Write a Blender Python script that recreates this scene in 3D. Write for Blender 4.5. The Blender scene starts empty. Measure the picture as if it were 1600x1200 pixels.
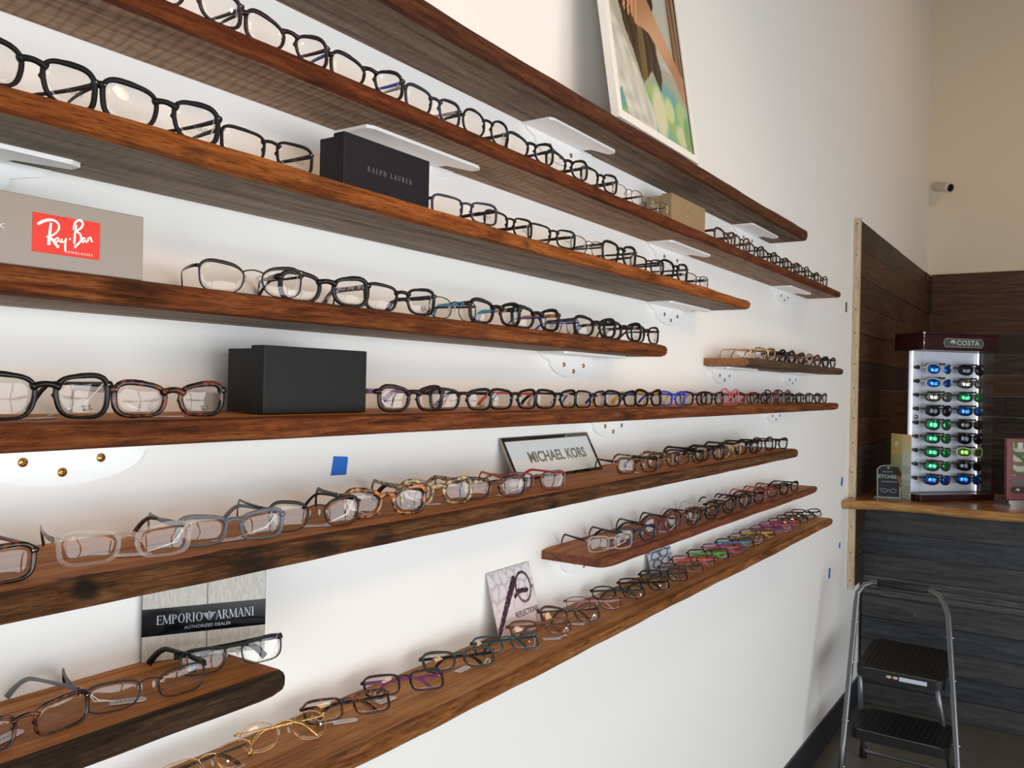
import bpy, bmesh, math, random
from math import sin, cos, pi, radians as R
from mathutils import Vector, Matrix
random.seed(7)
sc = bpy.context.scene
COL = sc.collection
H = 1.70                                     # camera height above the floor

# ---------------------------------------------------------------- camera
cd = bpy.data.cameras.new('camera'); cam = bpy.data.objects.new('camera', cd); COL.objects.link(cam)
cd.sensor_width = 36.0; cd.lens = 29.7; cd.clip_start = 0.02
cam.matrix_world = Matrix(((0.55899715, -0.01256173, -0.82907442, 0.0),
                           (-0.82890506, 0.01678821, -0.55913733, -1.0),
                           (0.02094241, 0.99978016, -0.00102792, H),
                           (0, 0, 0, 1)))
sc.camera = cam
# ---------------------------------------------------------------- world, lights, exposure
w = bpy.data.worlds.new('daylight'); sc.world = w; w.use_nodes = True
w.node_tree.nodes['Background'].inputs[0].default_value = (0.80, 0.90, 1.0, 1)
w.node_tree.nodes['Background'].inputs[1].default_value = 1.0
def area(name, loc, target, sx, sy, power, color):
    l = bpy.data.lights.new(name, 'AREA'); l.shape = 'RECTANGLE'; l.size = sx; l.size_y = sy
    l.energy = power; l.color = color
    o = bpy.data.objects.new(name, l); COL.objects.link(o); o.location = loc
    o.rotation_euler = (Vector(target) - Vector(loc)).to_track_quat('-Z', 'Y').to_euler()
    return o
DAY = (0.92, 0.965, 1.0)
WARM = (1.0, 0.66, 0.36)
# daylight through the shopfront glass behind the photographer
area('daylight_window', (0.9, -4.12, 1.20), (0.9, 0, 0.9), 6.2, 1.85, 158, DAY)
area('daylight_side_window', (-3.25, -2.4, 1.20), (0, -0.8, 1.0), 2.3, 1.8, 98, DAY)
# warm ceiling lamps close to the wall, and one small track spot
def spot(name, loc, target, power, ang, color, blend=0.8, r=0.05):
    l = bpy.data.lights.new(name, 'SPOT'); l.energy = power; l.spot_size = R(ang); l.spot_blend = blend
    l.color = color; l.shadow_soft_size = r
    o = bpy.data.objects.new(name, l); COL.objects.link(o); o.location = loc
    o.rotation_euler = (Vector(target) - Vector(loc)).to_track_quat('-Z', 'Y').to_euler()
    return o
area('ceiling_lamp', (0.8, -1.7, 4.0), (0.9, 0, 2.4), 0.4, 0.4, 6, WARM)
area('ceiling_lamp', (5.2, -2.4, 4.6), (5.8, -1.6, 2.0), 0.4, 0.4, 22, WARM)
for (lx, tx, pw) in ((-0.3, 0.45, 66), (1.0, 1.35, 56), (2.3, 2.4, 26)):
    spot('track_spot', (lx, -2.7, 3.0), (tx, 0, 2.2), pw, 50, WARM, 1.0, 0.22)
spot('track_spot', (2.4, -2.2, 3.3), (1.2, -0.1, 1.1), 12, 110, (1.0, 0.82, 0.62), 1.0, 0.04)
vs = sc.view_settings
vs.view_transform = 'Standard'; vs.look = 'None'; vs.exposure = 0.0; vs.gamma = 1.0; vs.use_curve_mapping = False
sc.cycles.use_denoising = True
sc.cycles.max_bounces = 8; sc.cycles.transparent_max_bounces = 40
sc.cycles.caustics_reflective = False; sc.cycles.caustics_refractive = False
sc.cycles.sample_clamp_indirect = 6.0

# ---------------------------------------------------------------- helpers
def lin(c):
    f = lambda v: v / 12.92 if v <= 0.04045 else ((v + 0.055) / 1.055) ** 2.4
    return tuple(f(v / 255.0) for v in c)
def tag(o, label=None, cat=None, group=None, kind=None):
    if label: o['label'] = label
    if cat: o['category'] = cat
    if group: o['group'] = group
    if kind: o['kind'] = kind
    return o
def empty(name, loc, rz=0.0, rx=0.0):
    o = bpy.data.objects.new(name, None); COL.objects.link(o); o.location = loc
    o.rotation_euler = (rx, 0, rz); o.empty_display_size = 0.02
    return o
def link(name, me, parent=None, loc=None, rot=None):
    o = bpy.data.objects.new(name, me); COL.objects.link(o)
    if parent is not None: o.parent = parent
    if loc is not None: o.location = loc
    if rot is not None: o.rotation_euler = rot
    return o
class MB:
    """collects verts / faces with material slots"""
    def __init__(s): s.v = []; s.f = []; s.m = []; s.sm = []
    def add(s, vs, fs, mi=0, smooth=False):
        b = len(s.v); s.v += [tuple(p) for p in vs]
        for f in fs: s.f.append(tuple(b + i for i in f)); s.m.append(mi); s.sm.append(smooth)
    def box(s, x0, x1, y0, y1, z0, z1, mi=0, M=None):
        vs = [Vector(p) for p in ((x0,y0,z0),(x1,y0,z0),(x1,y1,z0),(x0,y1,z0),(x0,y0,z1),(x1,y0,z1),(x1,y1,z1),(x0,y1,z1))]
        if M is not None: vs = [M @ p for p in vs]
        s.add(vs, [(0,3,2,1),(4,5,6,7),(0,1,5,4),(1,2,6,5),(2,3,7,6),(3,0,4,7)], mi)
    def prism(s, poly, axis, a, b, mi=0, M=None):
        """poly: 2D points; extruded along axis from a to b"""
        n = len(poly); vs = []
        for t in (a, b):
            for (p, q) in poly:
                v = {'x': (t, p, q), 'y': (p, t, q), 'z': (p, q, t)}[axis]
                vs.append(M @ Vector(v) if M is not None else Vector(v))
        fs = [tuple(range(n))[::-1], tuple(range(n, 2*n))] + [(i, (i+1) % n, n + (i+1) % n, n + i) for i in range(n)]
        s.add(vs, fs, mi)
    def tube(s, pts, rad, n=8, mi=0, closed=False, sx=1.0, up=None):
        """round tube; rad number or list. up: fixed reference for flat sections (sx widens along side)"""
        pts = [Vector(p) for p in pts]; N = len(pts); ring = []
        ref = Vector(up) if up else Vector((0, 0, 1))
        vs = []
        for i, p in enumerate(pts):
            a = pts[(i-1) % N] if (closed or i > 0) else p
            b = pts[(i+1) % N] if (closed or i < N-1) else p
            t = (b - a)
            t = t.normalized() if t.length > 1e-9 else Vector((1, 0, 0))
            r0 = ref if abs(t.dot(ref)) < 0.97 else Vector((1, 0, 0))
            u = t.cross(r0).normalized(); v = u.cross(t).normalized()
            rr = rad[i] if isinstance(rad, (list, tuple)) else rad
            for k in range(n):
                an = 2*pi*k/n
                vs.append(p + u*cos(an)*rr*sx + v*sin(an)*rr)
        fs = []
        M_ = N if closed else N-1
        for i in range(M_):
            j = (i+1) % N
            for k in range(n):
                fs.append((i*n+k, i*n+(k+1) % n, j*n+(k+1) % n, j*n+k))
        if not closed: fs += [tuple(range(n))[::-1], tuple((N-1)*n+k for k in range(n))]
        s.add(vs, fs, mi, True)
    def lathe(s, prof, n=16, mi=0, M=None):
        vs = []
        for (r, z) in prof:
            for k in range(n):
                v = Vector((r*cos(2*pi*k/n), r*sin(2*pi*k/n), z)); vs.append(M @ v if M is not None else v)
        fs = []
        for i in range(len(prof)-1):
            for k in range(n): fs.append((i*n+k, i*n+(k+1) % n, (i+1)*n+(k+1) % n, (i+1)*n+k))
        fs += [tuple(range(n))[::-1], tuple((len(prof)-1)*n+k for k in range(n))]
        s.add(vs, fs, mi, True)
    def mesh(s, name, mats, flip=True):
        me = bpy.data.meshes.new(name); me.from_pydata(s.v, [], s.f)
        for m in (mats if isinstance(mats, (list, tuple)) else [mats]): me.materials.append(m)
        for p, mi, sm in zip(me.polygons, s.m, s.sm): p.material_index = mi; p.use_smooth = sm
        me.validate(); 
        if flip:
            bm = bmesh.new(); bm.from_mesh(me); bmesh.ops.recalc_face_normals(bm, faces=bm.faces); bm.to_mesh(me); bm.free()
        me.update(); return me
    def build(s, name, mats, parent=None, bevel=0, seg=2, **k):
        o = link(name, s.mesh(name, mats), parent, **k)
        if bevel:
            b = o.modifiers.new('edge', 'BEVEL'); b.width = bevel; b.segments = seg; b.limit_method = 'ANGLE'
        return o

# ---------------------------------------------------------------- materials
def newmat(name):
    m = bpy.data.materials.new(name); m.use_nodes = True
    nt = m.node_tree; b = nt.nodes['Principled BSDF']
    return m, nt, b
MC = {}
def plain(name, rgb, rough=0.5, metal=0.0, coat=0.0, spec=0.5, bump=0.0, bscale=200, mottle=0.0, mscale=30):
    if name in MC: return MC[name]
    m, nt, b = newmat(name); c = lin(rgb)
    b.inputs['Base Color'].default_value = (*c, 1); b.inputs['Roughness'].default_value = rough
    b.inputs['Metallic'].default_value = metal; b.inputs['Coat Weight'].default_value = coat
    b.inputs['Specular IOR Level'].default_value = spec
    tc = nt.nodes.new('ShaderNodeTexCoord')
    n = nt.nodes.new('ShaderNodeTexNoise'); n.inputs['Scale'].default_value = bscale; n.inputs['Detail'].default_value = 4
    nt.links.new(tc.outputs['Object'], n.inputs['Vector'])
    if bump:
        bu = nt.nodes.new('ShaderNodeBump'); bu.inputs['Strength'].default_value = bump; bu.inputs['Distance'].default_value = 0.002
        nt.links.new(n.outputs['Fac'], bu.inputs['Height']); nt.links.new(bu.outputs[0], b.inputs['Normal'])
    else:
        mr = nt.nodes.new('ShaderNodeMapRange'); mr.inputs['To Min'].default_value = max(rough-0.04, 0.02); mr.inputs['To Max'].default_value = rough+0.04
        nt.links.new(n.outputs['Fac'], mr.inputs['Value']); nt.links.new(mr.outputs[0], b.inputs['Roughness'])
    if mottle:
        n2 = nt.nodes.new('ShaderNodeTexNoise'); n2.inputs['Scale'].default_value = mscale; n2.inputs['Detail'].default_value = 5
        nt.links.new(tc.outputs['Object'], n2.inputs['Vector'])
        mx = nt.nodes.new('ShaderNodeMix'); mx.data_type = 'RGBA'
        mx.inputs['A'].default_value = (*[v*(1-mottle) for v in c], 1); mx.inputs['B'].default_value = (*[min(1, v*(1+mottle)) for v in c], 1)
        nt.links.new(n2.outputs['Fac'], mx.inputs['Factor']); nt.links.new(mx.outputs['Result'], b.inputs['Base Color'])
    MC[name] = m; return m
def ramp(nt, fac, stops):
    r = nt.nodes.new('ShaderNodeValToRGB'); e = r.color_ramp.elements
    while len(e) < len(stops): e.new(0.5)
    for el, (p, c) in zip(e, stops): el.position = p; el.color = (*lin(c), 1)
    nt.links.new(fac, r.inputs[0]); return r.outputs[0]
def wood(name, dark, mid, light, scale=(1.4, 24, 24), rough=0.55, bump=0.5, saw=0.0, sawscale=60, knots=0.35, seed=0.0, spec=0.4, offs=0.0, fibre=0.45, marks=()):
    if name in MC: return MC[name]
    m, nt, b = newmat(name); N = nt.nodes.new; L = nt.links.new
    tc = N('ShaderNodeTexCoord'); mp = N('ShaderNodeMapping'); L(tc.outputs['Object'], mp.inputs[0])
    mp.inputs['Scale'].default_value = scale; mp.inputs['Location'].default_value = (seed, seed*1.7, seed*0.6)
    n1 = N('ShaderNodeTexNoise'); n1.inputs['Scale'].default_value = 3.0; n1.inputs['Detail'].default_value = 9; n1.inputs['Roughness'].default_value = 0.68; n1.inputs['Distortion'].default_value = 0.6
    L(mp.outputs[0], n1.inputs['Vector'])
    col = ramp(nt, n1.outputs['Fac'], [(0.30+offs, dark), (0.50+offs, mid), (0.72+offs, light)])
    # broad blotches / knots
    n2 = N('ShaderNodeTexNoise'); n2.inputs['Scale'].default_value = 9.0; n2.inputs['Detail'].default_value = 5
    mp2 = N('ShaderNodeMapping'); mp2.inputs['Scale'].default_value = (0.7, 1.6, 1.6); mp2.inputs['Location'].default_value = (seed*3, 0, seed)
    L(tc.outputs['Object'], mp2.inputs[0]); L(mp2.outputs[0], n2.inputs['Vector'])
    mr = N('ShaderNodeMapRange'); mr.inputs['From Min'].default_value = 0.58; mr.inputs['From Max'].default_value = 0.72
    mr.inputs['To Max'].default_value = knots; L(n2.outputs['Fac'], mr.inputs['Value'])
    mx = N('ShaderNodeMix'); mx.data_type = 'RGBA'; L(mr.outputs[0], mx.inputs['Factor']); L(col, mx.inputs['A'])
    mx.inputs['B'].default_value = (*[v*0.45 for v in lin(dark)], 1)
    mp4 = N('ShaderNodeMapping'); mp4.inputs['Scale'].default_value = tuple(v*5.5 for v in scale); L(tc.outputs['Object'], mp4.inputs[0])
    n4 = N('ShaderNodeTexNoise'); n4.inputs['Scale'].default_value = 3.0; n4.inputs['Detail'].default_value = 6; n4.inputs['Roughness'].default_value = 0.75; L(mp4.outputs[0], n4.inputs['Vector'])
    fl = ramp(nt, n4.outputs['Fac'], [(0.36, (120, 105, 95)), (0.50, (255, 255, 255)), (0.68, (255, 255, 255))])
    m4 = N('ShaderNodeMix'); m4.data_type = 'RGBA'; m4.blend_type = 'MULTIPLY'; m4.inputs['Factor'].default_value = fibre; L(mx.outputs['Result'], m4.inputs['A']); L(fl, m4.inputs['B'])
    ad = N('ShaderNodeMath'); ad.operation = 'ADD'; L(n1.outputs['Fac'], ad.inputs[0]); L(n4.outputs['Fac'], ad.inputs[1])
    out = m4.outputs['Result']; hgt = ad.outputs[0]
    for (mx_, mz_, rad_, amt_) in marks:      # dark bark patches and knots at their places along the board
        vd = N('ShaderNodeVectorMath'); vd.operation = 'SUBTRACT'; vd.inputs[1].default_value = (mx_, -0.2, mz_); L(tc.outputs['Object'], vd.inputs[0])
        sc_ = N('ShaderNodeVectorMath'); sc_.operation = 'MULTIPLY'; sc_.inputs[1].default_value = (1, 0.5, 1.8); L(vd.outputs[0], sc_.inputs[0])
        le = N('ShaderNodeVectorMath'); le.operation = 'LENGTH'; L(sc_.outputs[0], le.inputs[0])
        nz_ = N('ShaderNodeTexNoise'); nz_.inputs['Scale'].default_value = 60; nz_.inputs['Detail'].default_value = 4; L(tc.outputs['Object'], nz_.inputs['Vector'])
        mm = N('ShaderNodeMath'); mm.operation = 'MULTIPLY_ADD'; mm.inputs[1].default_value = rad_*1.4; L(nz_.outputs['Fac'], mm.inputs[0]); L(le.outputs['Value'], mm.inputs[2])
        rg = N('ShaderNodeMapRange'); rg.inputs['From Min'].default_value = rad_*1.9; rg.inputs['From Max'].default_value = rad_*1.2; rg.inputs['To Max'].default_value = amt_; L(mm.outputs[0], rg.inputs['Value'])
        m5 = N('ShaderNodeMix'); m5.data_type = 'RGBA'; L(rg.outputs[0], m5.inputs['Factor']); L(out, m5.inputs['A']); m5.inputs['B'].default_value = (0.012, 0.009, 0.007, 1)
        out = m5.outputs['Result']
    if saw:   # marks of the saw across the board
        wv = N('ShaderNodeTexWave'); wv.bands_direction = 'X'; wv.inputs['Scale'].default_value = sawscale
        wv.inputs['Distortion'].default_value = 6.0; wv.inputs['Detail'].default_value = 3; wv.inputs['Detail Scale'].default_value = 1.5
        mp3 = N('ShaderNodeMapping'); mp3.inputs['Rotation'].default_value = (0, 0, 0.5); mp3.inputs['Scale'].default_value = (1, 0.35, 1)
        L(tc.outputs['Object'], mp3.inputs[0]); L(mp3.outputs[0], wv.inputs['Vector'])
        m3 = N('ShaderNodeMix'); m3.data_type = 'RGBA'; m3.blend_type = 'MULTIPLY'; m3.inputs['Factor'].default_value = saw
        L(out, m3.inputs['A']); cr = ramp(nt, wv.outputs['Fac'], [(0.0, (150, 140, 130)), (0.5, (255, 255, 255))]); L(cr, m3.inputs['B'])
        out = m3.outputs['Result']
    L(out, b.inputs['Base Color'])
    b.inputs['Roughness'].default_value = rough; b.inputs['Specular IOR Level'].default_value = spec
    bu = N('ShaderNodeBump'); bu.inputs['Strength'].default_value = bump; bu.inputs['Distance'].default_value = 0.003
    L(hgt, bu.inputs['Height']); L(bu.outputs[0], b.inputs['Normal'])
    MC[name] = m; return m
def vcol(name, rough=0.4, coat=0.0):
    if name in MC: return MC[name]
    m, nt, b = newmat(name); a = nt.nodes.new('ShaderNodeVertexColor'); a.layer_name = 'print'
    nt.links.new(a.outputs[0], b.inputs['Base Color']); b.inputs['Roughness'].default_value = rough; b.inputs['Coat Weight'].default_value = coat
    MC[name] = m; return m
def lens_mat(name='lens', tint=(1, 1, 1), ior=1.6, gloss=0.03):
    if name in MC: return MC[name]
    m, nt, b = newmat(name); N = nt.nodes.new; L = nt.links.new; nt.nodes.remove(b)
    t = N('ShaderNodeBsdfTransparent'); t.inputs[0].default_value = (*tint, 1)
    g = N('ShaderNodeBsdfGlossy'); g.inputs['Roughness'].default_value = gloss
    tc = N('ShaderNodeTexCoord'); nz = N('ShaderNodeTexNoise'); nz.inputs['Scale'].default_value = 60; L(tc.outputs['Object'], nz.inputs['Vector'])
    mr = N('ShaderNodeMapRange'); mr.inputs['To Min'].default_value = gloss*0.8; mr.inputs['To Max'].default_value = gloss*1.3; L(nz.outputs['Fac'], mr.inputs['Value']); L(mr.outputs[0], g.inputs['Roughness'])
    f = N('ShaderNodeFresnel'); f.inputs['IOR'].default_value = ior; mx = N('ShaderNodeMixShader')
    ge = N('ShaderNodeNewGeometry'); iv = N('ShaderNodeMath'); iv.operation = 'SUBTRACT'; iv.inputs[0].default_value = 1.0; L(ge.outputs['Backfacing'], iv.inputs[1])
    mu = N('ShaderNodeMath'); mu.operation = 'MULTIPLY'; L(f.outputs[0], mu.inputs[0]); L(iv.outputs[0], mu.inputs[1])   # the outer faces reflect
    L(mu.outputs[0], mx.inputs[0]); L(t.outputs[0], mx.inputs[1]); L(g.outputs[0], mx.inputs[2])
    L(mx.outputs[0], nt.nodes['Material Output'].inputs[0]); MC[name] = m; return m
def clear_mat(name, tint, body, fac=0.35):
    """clear or tinted plastic: see-through with a little body colour and a gloss"""
    if name in MC: return MC[name]
    m, nt, b = newmat(name); N = nt.nodes.new; L = nt.links.new
    b.inputs['Base Color'].default_value = (*lin(body), 1); b.inputs['Roughness'].default_value = 0.12
    t = N('ShaderNodeBsdfTransparent'); t.inputs[0].default_value = (*lin(tint), 1); mx = N('ShaderNodeMixShader')
    lw = N('ShaderNodeLayerWeight'); lw.inputs[0].default_value = 0.35
    mr = N('ShaderNodeMapRange'); mr.inputs['To Min'].default_value = fac; mr.inputs['To Max'].default_value = min(1, fac+0.55); L(lw.outputs['Facing'], mr.inputs['Value'])
    L(mr.outputs[0], mx.inputs[0]); L(t.outputs[0], mx.inputs[1]); L(b.outputs[0], mx.inputs[2])
    L(mx.outputs[0], nt.nodes['Material Output'].inputs[0]); MC[name] = m; return m
def tort(name, a, bcol, scale=70, mid=0.5):
    if name in MC: return MC[name]
    m, nt, b = newmat(name); N = nt.nodes.new; L = nt.links.new
    tc = N('ShaderNodeTexCoord'); n = N('ShaderNodeTexNoise'); n.inputs['Scale'].default_value = scale; n.inputs['Detail'].default_value = 2
    L(tc.outputs['Object'], n.inputs['Vector']); L(ramp(nt, n.outputs['Fac'], [(mid-0.06, a), (mid+0.06, bcol)]), b.inputs['Base Color'])
    b.inputs['Roughness'].default_value = 0.18; MC[name] = m; return m

M_WALL = plain('painted_wall', (238, 236, 232), 0.75, bump=0.08, bscale=90, spec=0.25)
M_FARWALL = plain('far_wall_paint', (225, 212, 190), 0.8, bump=0.08, bscale=90, spec=0.2)
M_DIMW = plain('taupe_paint', (150, 146, 140), 0.8)
M_CEIL = plain('ceiling_paint', (120, 112, 104), 0.8)
M_WHITE = plain('white_bracket_enamel', (240, 240, 238), 0.32)
M_BLACKP = plain('black_skirting', (38, 40, 44), 0.35)
M_FLOOR = plain('concrete_floor', (104, 98, 88), 0.42, bump=0.12, bscale=40, mottle=0.35, mscale=5)
M_BRASS = plain('brass_screw', (200, 150, 70), 0.28, 1.0)
M_STEEL = plain('steel_screw', (150, 145, 135), 0.35, 1.0)
M_TAPE = plain('blue_painters_tape', (20, 105, 200), 0.65, bump=0.3, bscale=300)
M_STRING = plain('white_string', (235, 232, 230), 0.8)
M_CARD = plain('white_tag_card', (232, 222, 226), 0.55)
M_INK = plain('black_ink', (25, 22, 25), 0.6)

# ---------------------------------------------------------------- room shell
def slab(name, x0, x1, y0, y1, z0, z1, m, kind='structure'):
    b = MB(); b.box(x0, x1, y0, y1, z0, z1); return tag(b.build(name, m), kind=kind)
slab('floor', -3.1, 7.3, -4.1, 0.1, -0.1, 0.0, M_FLOOR)
slab('ceiling', -3.1, 7.3, -4.1, 0.1, 5.6, 5.7, M_CEIL)
slab('wall_left', -3.1, 7.3, 0.0, 0.1, 0.0, 5.6, M_WALL)
slab('wall_far', 7.2, 7.3, -4.0, 0.0, 0.0, 5.6, M_FARWALL)
b = MB()                                    # wall behind the photographer, with the shopfront opening
b.box(-3.1, 7.2, -4.1, -4.0, 2.15, 5.6); b.box(-3.1, 7.2, -4.1, -4.0, 0, 0.25); b.box(4.05, 7.2, -4.1, -4.0, 0.25, 2.15); b.box(-3.1, -2.25, -4.1, -4.0, 0.25, 2.15)
tag(b.build('wall_right', M_DIMW), kind='structure')
b = MB(); b.box(-3.1, -3.0, -4.0, 0, 2.12, 5.6); b.box(-3.1, -3.0, -4.0, 0, 0, 0.25); b.box(-3.1, -3.0, -1.2, 0, 0.25, 2.12); b.box(-3.1, -3.0, -4.0, -3.6, 0.25, 2.12)
tag(b.build('wall_back', M_DIMW), kind='structure')
M_ALU = plain('dark_window_frame', (50, 50, 52), 0.4, 0.6)
b = MB()
for x in (-2.25, -1.2, -0.15, 0.9, 1.95, 3.0, 4.0): b.box(x, x+0.05, -4.08, -4.03, 0.25, 2.15)
for z in (0.25, 1.5, 2.10): b.box(-2.25, 4.05, -4.08, -4.03, z, z+0.05)
tag(b.build('window_1', M_ALU), kind='structure')
b = MB()
for y in (-3.6, -2.43, -1.25): b.box(-3.08, -3.03, y, y+0.05, 0.25, 2.12)
for z in (0.25, 1.5, 2.07): b.box(-3.08, -3.03, -3.6, -1.2, z, z+0.05)
tag(b.build('window_2', M_ALU), kind='structure')
b = MB(); b.prism([(0, 0), (-0.014, 0), (-0.014, 0.125), (-0.008, 0.135), (0, 0.135)], 'x', -3.0, 4.95)
tag(b.build('baseboard_left', M_BLACKP), kind='structure')

# plank cladding in the far corner
def planks(name, n, z0, z1, horiz0, horiz1, place, thick, seed, mats):
    """rows of boards of uneven length; place(u, d, z) -> point, d = stand-off from wall"""
    rnd = random.Random(seed); b = MB(); dz = (z1-z0)/n
    for i in range(n):
        u = horiz0 - rnd.random()*0.6
        while u < horiz1:
            ln = rnd.uniform(0.7, 1.7); a, c = max(u, horiz0), min(u+ln, horiz1)
            if c > a:
                d = thick - rnd.random()*0.006; za, zb = z0+i*dz+0.0015, z0+(i+1)*dz-0.0015
                P = [place(a+0.001, 0, za), place(c-0.001, 0, za), place(c-0.001, d, za), place(a+0.001, d, za),
                     place(a+0.001, 0, zb), place(c-0.001, 0, zb), place(c-0.001, d, zb), place(a+0.001, d, zb)]
                b.add(P, [(0,3,2,1),(4,5,6,7),(0,1,5,4),(1,2,6,5),(2,3,7,6),(3,0,4,7)], rnd.randrange(len(mats)))
            u += ln
    return tag(b.build(name, mats), kind='structure')
PL = [wood('plank_a', (30, 18, 10), (62, 38, 22), (92, 60, 38), (1.2, 1.2, 18), seed=1, bump=0.4, knots=0.3),
      wood('plank_b', (26, 18, 12), (48, 33, 22), (74, 54, 38), (1.2, 1.2, 18), seed=5, bump=0.4, knots=0.3),
      wood('plank_c', (38, 22, 12), (78, 48, 28), (108, 72, 46), (1.2, 1.2, 18), seed=9, bump=0.4, knots=0.2),
      wood('plank_d', (28, 22, 18), (58, 46, 36), (92, 78, 64), (1.2, 1.2, 16), seed=13, bump=0.5, knots=0.3)]
planks('trim_1', 13, 0.675, H+0.903, 4.665, 7.19, lambda u, d, z: (u, -d, z), 0.028, 3, PL)
planks('trim_2', 17, 0.0, H+0.913, 0.03, 3.99, lambda u, d, z: (7.2-d, -u, z), 0.028, 4, PL)
M_PINE = wood('pine_strip', (182, 156, 120), (204, 182, 150), (222, 202, 172), (14, 14, 1.2), rough=0.6, bump=0.1, knots=0.15, seed=2)
b = MB(); b.box(4.64, 4.665, -0.034, 0, H-1.025, H+0.906)
t3 = tag(b.build('trim_3', M_PINE), kind='structure')
for k in range(14):
    b = MB(); b.lathe([(0.0035, 0), (0.0035, 0.002), (0.001, 0.003)], 8, 0, Matrix.Translation((4.6405, -0.017, 0.72+k*0.142+0.01*sin(k*3))) @ Matrix.Rotation(-pi/2, 4, 'Y'))
    b.build('nail_head', plain('dark_nail', (60, 45, 35), 0.5), t3)

# ---------------------------------------------------------------- shelves
SHELF = {}   # name -> (top z, front y)
def shelf(key, x0, x1, yf, zt, zb, mats, label, seed, wob=0.004, dips=()):
    """live-edge board: mats = top, front, underside, ends"""
    rnd = random.Random(seed); n = max(int((x1-x0)/0.02), 12)
    ph = [rnd.uniform(0, 6.28) for _ in range(8)]
    b = MB(); vs = []; rings = []
    T = zt-zb
    for i in range(n+1):
        x = x0 + (x1-x0)*i/n
        e = wob*(sin(x*5.1+ph[0])*0.8 + sin(x*12.7+ph[1])*0.4 + sin(x*31+ph[2])*0.2)
        e2 = wob*(sin(x*4.3+ph[3])*0.6 + sin(x*17+ph[4])*0.35 + sin(x*43+ph[5])*0.2)
        for (dx, dep, wd) in dips: e += dep*math.exp(-((x-dx)/wd)**2)
        rr = min(0.008, T*0.3); c = 0.0
        if i == 0 or i == n: c = 0.007
        if i == 1 or i == n-1: c = 0.0015
        y = yf + e + c; yb = yf + e2 + c
        ring = [(x, -0.001, zb+c*0.5), (x, yb+rr*1.4, zb+c*0.5), (x, yb+rr*0.3, zb+rr*0.35+c*0.4), (x, (y*0.35+yb*0.65)-0.001, zb+T*0.38),
                (x, (y*0.7+yb*0.3)-0.001, zb+T*0.68), (x, y+rr*0.3, zt-rr*0.35-c*0.4), (x, y+rr*1.4, zt-c*0.5), (x, y*0.5, zt-c*0.5), (x, -0.001, zt-c*0.5)]
        rings.append(ring)
    k = len(rings[0]); vs = [p for r in rings for p in r]
    fs = []; ms = []
    for i in range(n):
        for j in range(k):
            jj = (j+1) % k
            fs.append((i*k+j, i*k+jj, (i+1)*k+jj, (i+1)*k+j))
            ms.append(2 if j == 0 else (1 if j in (1, 2, 3, 4, 5) else (0 if j in (6, 7) else 0)))
    fs.append(tuple(range(k))[::-1]); ms.append(3); fs.append(tuple(n*k+j for j in range(k))); ms.append(3)
    for f, m_ in zip(fs, ms): b.f.append(f); b.m.append(m_); b.sm.append(False)
    b.v = vs
    me = b.mesh('shelf_board', mats)
    cx = (x0+x1)/2
    for v in me.vertices: v.co -= Vector((cx, 0, zb))
    o = link('shelf_board', me, None, (cx, 0, zb)); tag(o, label, 'shelf', 'reclaimed wood display shelves')
    SHELF[key] = (zt, yf); return o
MARKS = {'s6': ((-0.97, 0.02, 0.022, 0.9), (-0.78, 0.012, 0.035, 0.75), (-0.67, 0.014, 0.030, 0.75), (-0.55, 0.008, 0.030, 0.6), (-0.22, 0.006, 0.035, 0.6), (-0.10, 0.012, 0.02, 0.7)), 's6t': ((-0.985, 0.03, 0.012, 0.9), (-0.965, 0.03, 0.010, 0.9)),
         's7': ((0.12, 0.01, 0.03, 0.6),), 's7t': ((0.27, 0.033, 0.006, 0.9), (0.22, 0.033, 0.005, 0.8)), 's3': ((-1.0, 0.015, 0.018, 0.85), (-0.62, 0.008, 0.02, 0.4), (0.05, 0.012, 0.015, 0.6))}
def wset(n, top, front, under, s):
    return [wood(n+'_top', *top, seed=s, bump=0.25, rough=0.62, knots=0.3, spec=0.15, marks=MARKS.get(n+'t', ())),
            wood(n+'_front', *front, scale=(2.6, 30, 34), seed=s+1, bump=0.9, rough=0.62, spec=0.2, knots=0.95 if n == 's6' else 0.6, fibre=0.85, marks=MARKS.get(n, ())),
            wood(n+'_under', *under, scale=(1.2, 20, 20), seed=s+2, bump=0.6, rough=0.75, saw=0.45 if n == 's2' else 0.15, sawscale=22, knots=0.4, fibre=0.6),
            wood(n+'_end', *(((120, 70, 40), (166, 106, 66), (190, 132, 90)) if n == 's10' else front), scale=(20, 20, 20), seed=s+3, bump=0.8, rough=0.6)]
TOP_O = ((140, 82, 40), (196, 128, 72), (222, 160, 102))
FR_R = ((50, 24, 11), (122, 64, 29), (172, 104, 58))
FR_B = ((38, 24, 14), (96, 60, 32), (146, 102, 64))
FR_O = ((96, 46, 16), (160, 88, 36), (196, 122, 60))
UN_G = ((84, 74, 62), (142, 128, 110), (176, 160, 140))
UN_D = ((64, 50, 38), (118, 98, 78), (150, 130, 108))
UN_W = ((96, 72, 54), (158, 128, 100), (184, 156, 128))
shelf('S1', 0.35, 3.25, -0.14, H+0.600, H+0.562, wset('s1', TOP_O, ((50, 26, 16), (92, 50, 30), (128, 74, 46)), UN_D, 11), 'topmost reclaimed wood shelf, with the framed poster leaning on it', 1, 0.003)
shelf('S2', -0.1, 3.80, -0.137, H+0.430, H+0.402, wset('s2', TOP_O, ((58, 26, 12), (106, 50, 22), (142, 76, 36)), UN_W, 23), 'long wood shelf just under the topmost one, holding the tan box', 2, 0.003)
shelf('S3', -0.1, 2.49, -0.185, H+0.266, H+0.238, wset('s3', TOP_O, FR_O, UN_G, 37), 'wood shelf with an orange front edge carrying the navy box', 3, 0.007)
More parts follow.
